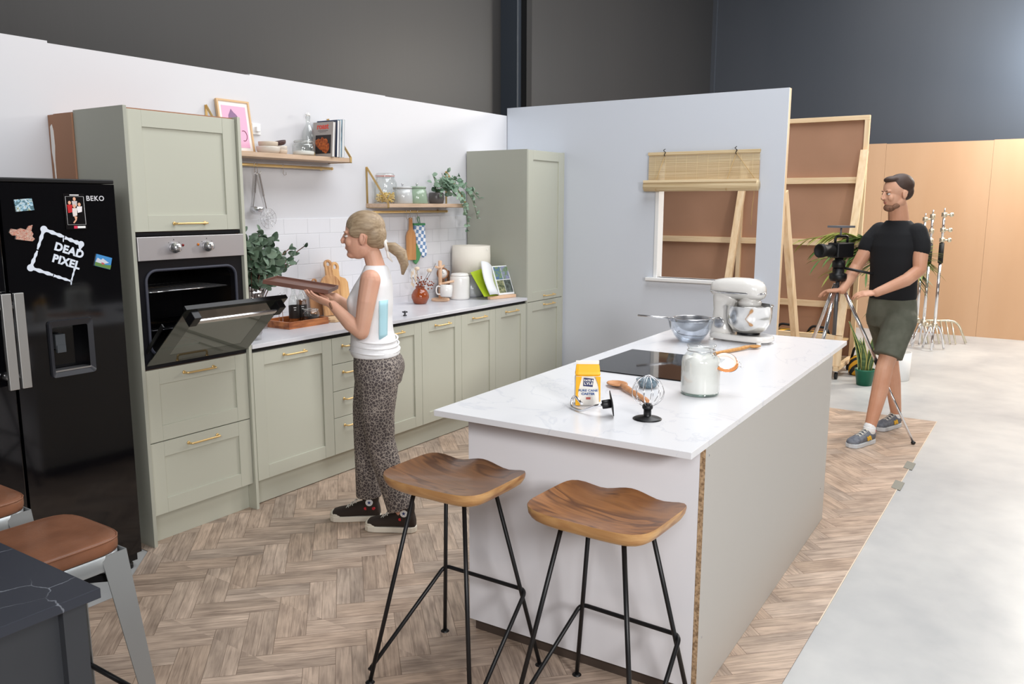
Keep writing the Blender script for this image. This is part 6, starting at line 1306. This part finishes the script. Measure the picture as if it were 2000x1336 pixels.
def shoe(par, M_, upper, sole, toe, high=True, side=1, L_=.262):
    s = MB(); x0 = -.062
    def sec(x, w, h, zb): return (x, w, h, zb)
    prof = [(-.064, .020, .05), (-.055, .030, .085), (-.03, .034, .088), (0, .036, .088), (.04, .038, .082), (.08, .042, .065), (.12, .046, .054), (.15, .046, .048), (.178, .040, .040), (.192, .024, .030)]
    g = []
    for x, w_, h_ in prof: g.append([Vector((x, w_*math.copysign(abs(math.cos(2*PI*k/20))**.8, math.cos(2*PI*k/20)), .018+h_/2+(h_/2)*math.copysign(abs(math.sin(2*PI*k/20))**.9, math.sin(2*PI*k/20)))) for k in range(20)])
    s.rings(g)
    if high: limb(s, [(-.012, 0, .07), (-.018, 0, .14)], [.044, .043])
    else: limb(s, [(-.012, 0, .06), (-.018, 0, .085)], [.042, .040])
    u = s.xf(M_).build('shoe', upper, par, world=False, remesh=.004, smooth_it=3)
    out = []
    for x, w_ in ((-.07, .0), (-.066, .018), (-.05, .034), (0, .039), (.05, .040), (.1, .047), (.14, .050), (.175, .046), (.195, .030), (.203, .0)): out.append((x, w_))
    pl_ = [(x, -w_) for x, w_ in out]+[(x, w_) for x, w_ in out[::-1][1:-1]]
    MB().prism(pl_, 0, .030).xf(M_).build('sole', sole, u, world=False, bev=.004)
    MB().ell((.158, 0, .034), (.044, .046, .026), n=20, m=10).xf(M_).build('toe_cap', toe, u, world=False)
    lc_ = MB()
    for k in range(6 if high else 5):
        t = k/(5 if high else 4); x = .112-.10*t; z = .076+(.072 if high else .038)*t; w_ = .024
        lc_.tube([(x, -w_, z-.008), (x-.008, 0, z+.004), (x-.014, w_, z-.004)], .0028, 6).tube([(x, w_, z-.008), (x-.008, 0, z+.0055), (x-.014, -w_, z-.004)], .0028, 6)
    lc_.xf(M_).build('laces', mat('white_lace', (226, 222, 212), .8), u, world=False)
    return u
canvas = mat('dark_canvas', (52, 42, 36), .85); offw = mat('off_white_rubber', (232, 224, 208), .5)
def star(n=5, r1=.011, r2=.0045): return [((r1 if k % 2 == 0 else r2)*math.sin(PI*k/n), (r1 if k % 2 == 0 else r2)*math.cos(PI*k/n)) for k in range(2*n)]
for M_, yy_ in ((Matrix.Translation((.052, -.058, .0035)), 0), (Matrix.Translation((-.155, .095, .0035)) @ rot('Z', -8), 1)):
    u = shoe(wm, M_, canvas, offw, offw)
    for sd in ((1,) if True else ()):
        MB().prism([(-.014+.019*math.cos(R(a)), .108+.019*math.sin(R(a))) for a in range(0, 360, 15)], .038, .0445, 'y').xf(M_).build('ankle_patch', white_plastic, u, world=False)
        MB().prism([(-.014+a, .108+c_) for a, c_ in star()], .0446, .0456, 'y').xf(M_).build('star', mat('star_blue', (40, 60, 120), .6), u, world=False)
        hm_ = MB()
        for k, x in enumerate((-.035, -.014, .007)):
            hm_.prism([(x+.0085*math.cos(R(a)), .074+.0075*math.sin(R(a))) for a in range(0, 360, 30)], .030, .0405, 'y')
        hm_.xf(M_).build('red_heart_print', mat('red_print', (206, 50, 56), .6), u, world=False)
# tray she carries
ty = thing('serving_tray', (0, 0, 0), 'flat brown tray held out by the person in the white vest', 'tray')
WM = Matrix.Translation((.81, -1.295, 0)) @ rot('Z', 123.5)
TMx = WM @ Matrix.Translation((.345, -.012, 1.252)) @ rot('Y', -9)
ty.location = TMx.translation
tb = mat('brown_tray', (122, 86, 74), .4, rgb2=(104, 70, 60), nscale=3)
MB().box(-.155, .155, -.115, .115, -.006, .004).xf(TMx).build('base', tb, ty)
for q_ in ((-.16, .16, -.121, -.115), (-.16, .16, .115, .121), (-.16, -.155, -.115, .115), (.155, .16, -.115, .115)): MB().box(*q_, -.006, .014).xf(TMx).build('rim', tb, ty, bev=.0015)
# ---------------------------------------------------------------- man
MR = 156
mn = thing('person', (4.11, -3.19, 0), 'bearded person in black t-shirt and olive shorts steering the camera tripod', 'person', rz=R(MR))
mskin = skin_mat('tanned_skin', (214, 164, 136), (202, 146, 116))
HM = Matrix.Translation((.045, 0, 1.735)) @ rot('Z', -26) @ rot('Y', 6)
b = MB(); head(b, HM @ Matrix.Scale(1.04, 4), True)
limb(b, [(-.01, 0, 1.53), (.02, 0, 1.65)], [.070, .062])
loft(b, [(-.01, 0, .86, .09, .13), (-.01, 0, 1.0, .095, .14), (0, 0, 1.12, .10, .145), (.0, 0, 1.25, .11, .155), (-.005, 0, 1.37, .112, .165), (-.01, 0, 1.46, .095, .15), (-.015, 0, 1.51, .07, .13), (-.015, 0, 1.545, .055, .07)])
LW = (.245, .04, 1.06); RW = (.30, -.19, 1.06)
limb(b, [(-.012, .132, 1.462), (.0, .182, 1.36), (.03, .205, 1.22)], [.060, .054, .043]); limb(b, [(.03, .205, 1.22), (.11, .165, 1.15), LW], [.043, .044, .030])
limb(b, [(-.012, -.132, 1.462), (.042, -.184, 1.36), (.11, -.225, 1.215)], [.060, .054, .043]); limb(b, [(.11, -.225, 1.215), (.18, -.225, 1.14), RW], [.043, .044, .030])
hand(b, LW, (.6, -.75, -.12), (-.15, -.35, -.9), 1, (14, 22, 18), (.4, .6), 1.04); hand(b, RW, (.5, -.8, -.1), (.2, .2, -.9), -1, (16, 24, 18), (.4, .6), 1.04)
limb(b, [(-.02, -.085, .88), (-.17, -.085, .52)], [.080, .056]); limb(b, [(-.17, -.085, .52), (-.215, -.080, .36), (-.285, -.075, .10)], [.058, .056, .037])
limb(b, [(.01, .085, .88), (.16, .085, .53)], [.080, .056]); limb(b, [(.16, .085, .53), (.19, .083, .37), (.27, .08, .10)], [.058, .056, .037])
mbody = b.build('body', mskin, mn, world=False, remesh=.004, smooth_it=4)
face(mbody, HM @ Matrix.Scale(1.04, 4), (180, 110, 98), (70, 52, 42), (60, 50, 40))
tee = mat('black_cotton', (17, 18, 22), .85); s = MB()
loft(s, [(-.005, 0, 1.0, .122, .158), (-.004, 0, 1.03, .126, .162), (0, 0, 1.12, .122, .160), (.002, 0, 1.25, .126, .166), (-.002, 0, 1.37, .126, .170), (-.008, 0, 1.455, .110, .160), (-.010, 0, 1.515, .086, .115), (-.004, 0, 1.548, .071, .078)], 36)
limb(s, [(-.012, .140, 1.468), (-.005, .176, 1.40), (.0, .188, 1.355)], [.068, .064, .060]); limb(s, [(-.012, -.140, 1.468), (.035, -.180, 1.40), (.052, -.192, 1.355)], [.068, .064, .060])
s.build('t_shirt', tee, mn, world=False, remesh=.007, smooth_it=5)
s = MB(); loft(s, [(-.01, 0, .80, .12, .165), (-.01, 0, .88, .128, .175), (-.008, 0, .98, .118, .165), (-.006, 0, 1.01, .114, .16)], 32)
limb(s, [(-.035, -.088, .86), (-.09, -.090, .76), (-.125, -.088, .69)], [.112, .104, .100]); limb(s, [(.02, .088, .86), (.07, .09, .76), (.105, .088, .69)], [.112, .104, .100])
s.tube([(-.1, -.09, .74), (-.152, -.088, .60)], [.100, .098], 22).tube([(.08, .09, .74), (.135, .088, .61)], [.100, .098], 22)
s.build('shorts', mat('olive_shorts', (98, 99, 87), .85, rgb2=(86, 88, 76), nscale=14), mn, world=False, remesh=.007, smooth_it=5)
hb_ = mat('dark_brown_hair', (66, 48, 40), .6, bump=.6, bscale=60); h = MB()
h.ell((-.028, 0, .050), (.090, .080, .076), n=28, m=16); h.ell((-.062, 0, .008), (.048, .068, .062), n=22, m=14); h.ell((.030, 0, .092), (.050, .055, .024), n=18, m=10)
h.xf(HM @ Matrix.Scale(1.04, 4)).build('hair', hb_, mn, world=False, remesh=.0045, smooth_it=4)
bd_ = MB(); bd_.ell((.050, 0, -.090), (.037, .045, .027), n=20, m=12)
for sg in (-1, 1): bd_.ell((.024, sg*.043, -.078), (.036, .014, .020), rot('Z', sg*12) @ rot('Y', 18), n=14, m=10)
bd_.xf(HM @ Matrix.Scale(1.04, 4)).build('beard', mat('beard_brown', (144, 106, 84), .85, rgb2=(112, 82, 66), nscale=60), mn, world=False, remesh=.004, smooth_it=3)
grey_mesh = mat('grey_trainer', (120, 124, 132), .7, rgb2=(96, 100, 110), nscale=40); lightsole = mat('light_sole', (206, 210, 214), .5)
for M_ in (Matrix.Translation((-.268, -.078, .0035)), Matrix.Translation((.288, .08, .0035))):
    u = shoe(mn, M_, grey_mesh, lightsole, grey_mesh, high=False)
    MB().prism([(.012, .040), (.026, .070), (.036, .070), (.048, .055), (.054, .066), (.064, .064), (.052, .036), (.042, .038), (.032, .052), (.024, .038)], .036, .0455, 'y').xf(M_).build('side_mark', mat('yellow_mark', (232, 182, 60), .6), u, world=False)
    MB().box(-.068, -.05, -.022, .022, .05, .095).xf(M_).build('heel_tab', mat('red_tab', (190, 60, 66), .6), u, world=False, bev=.005)
    limb(MB(), [(-.014, 0, .085), (-.018, 0, .118)], [.043, .041]).xf(M_).build('sock', white_plastic, u, world=False)
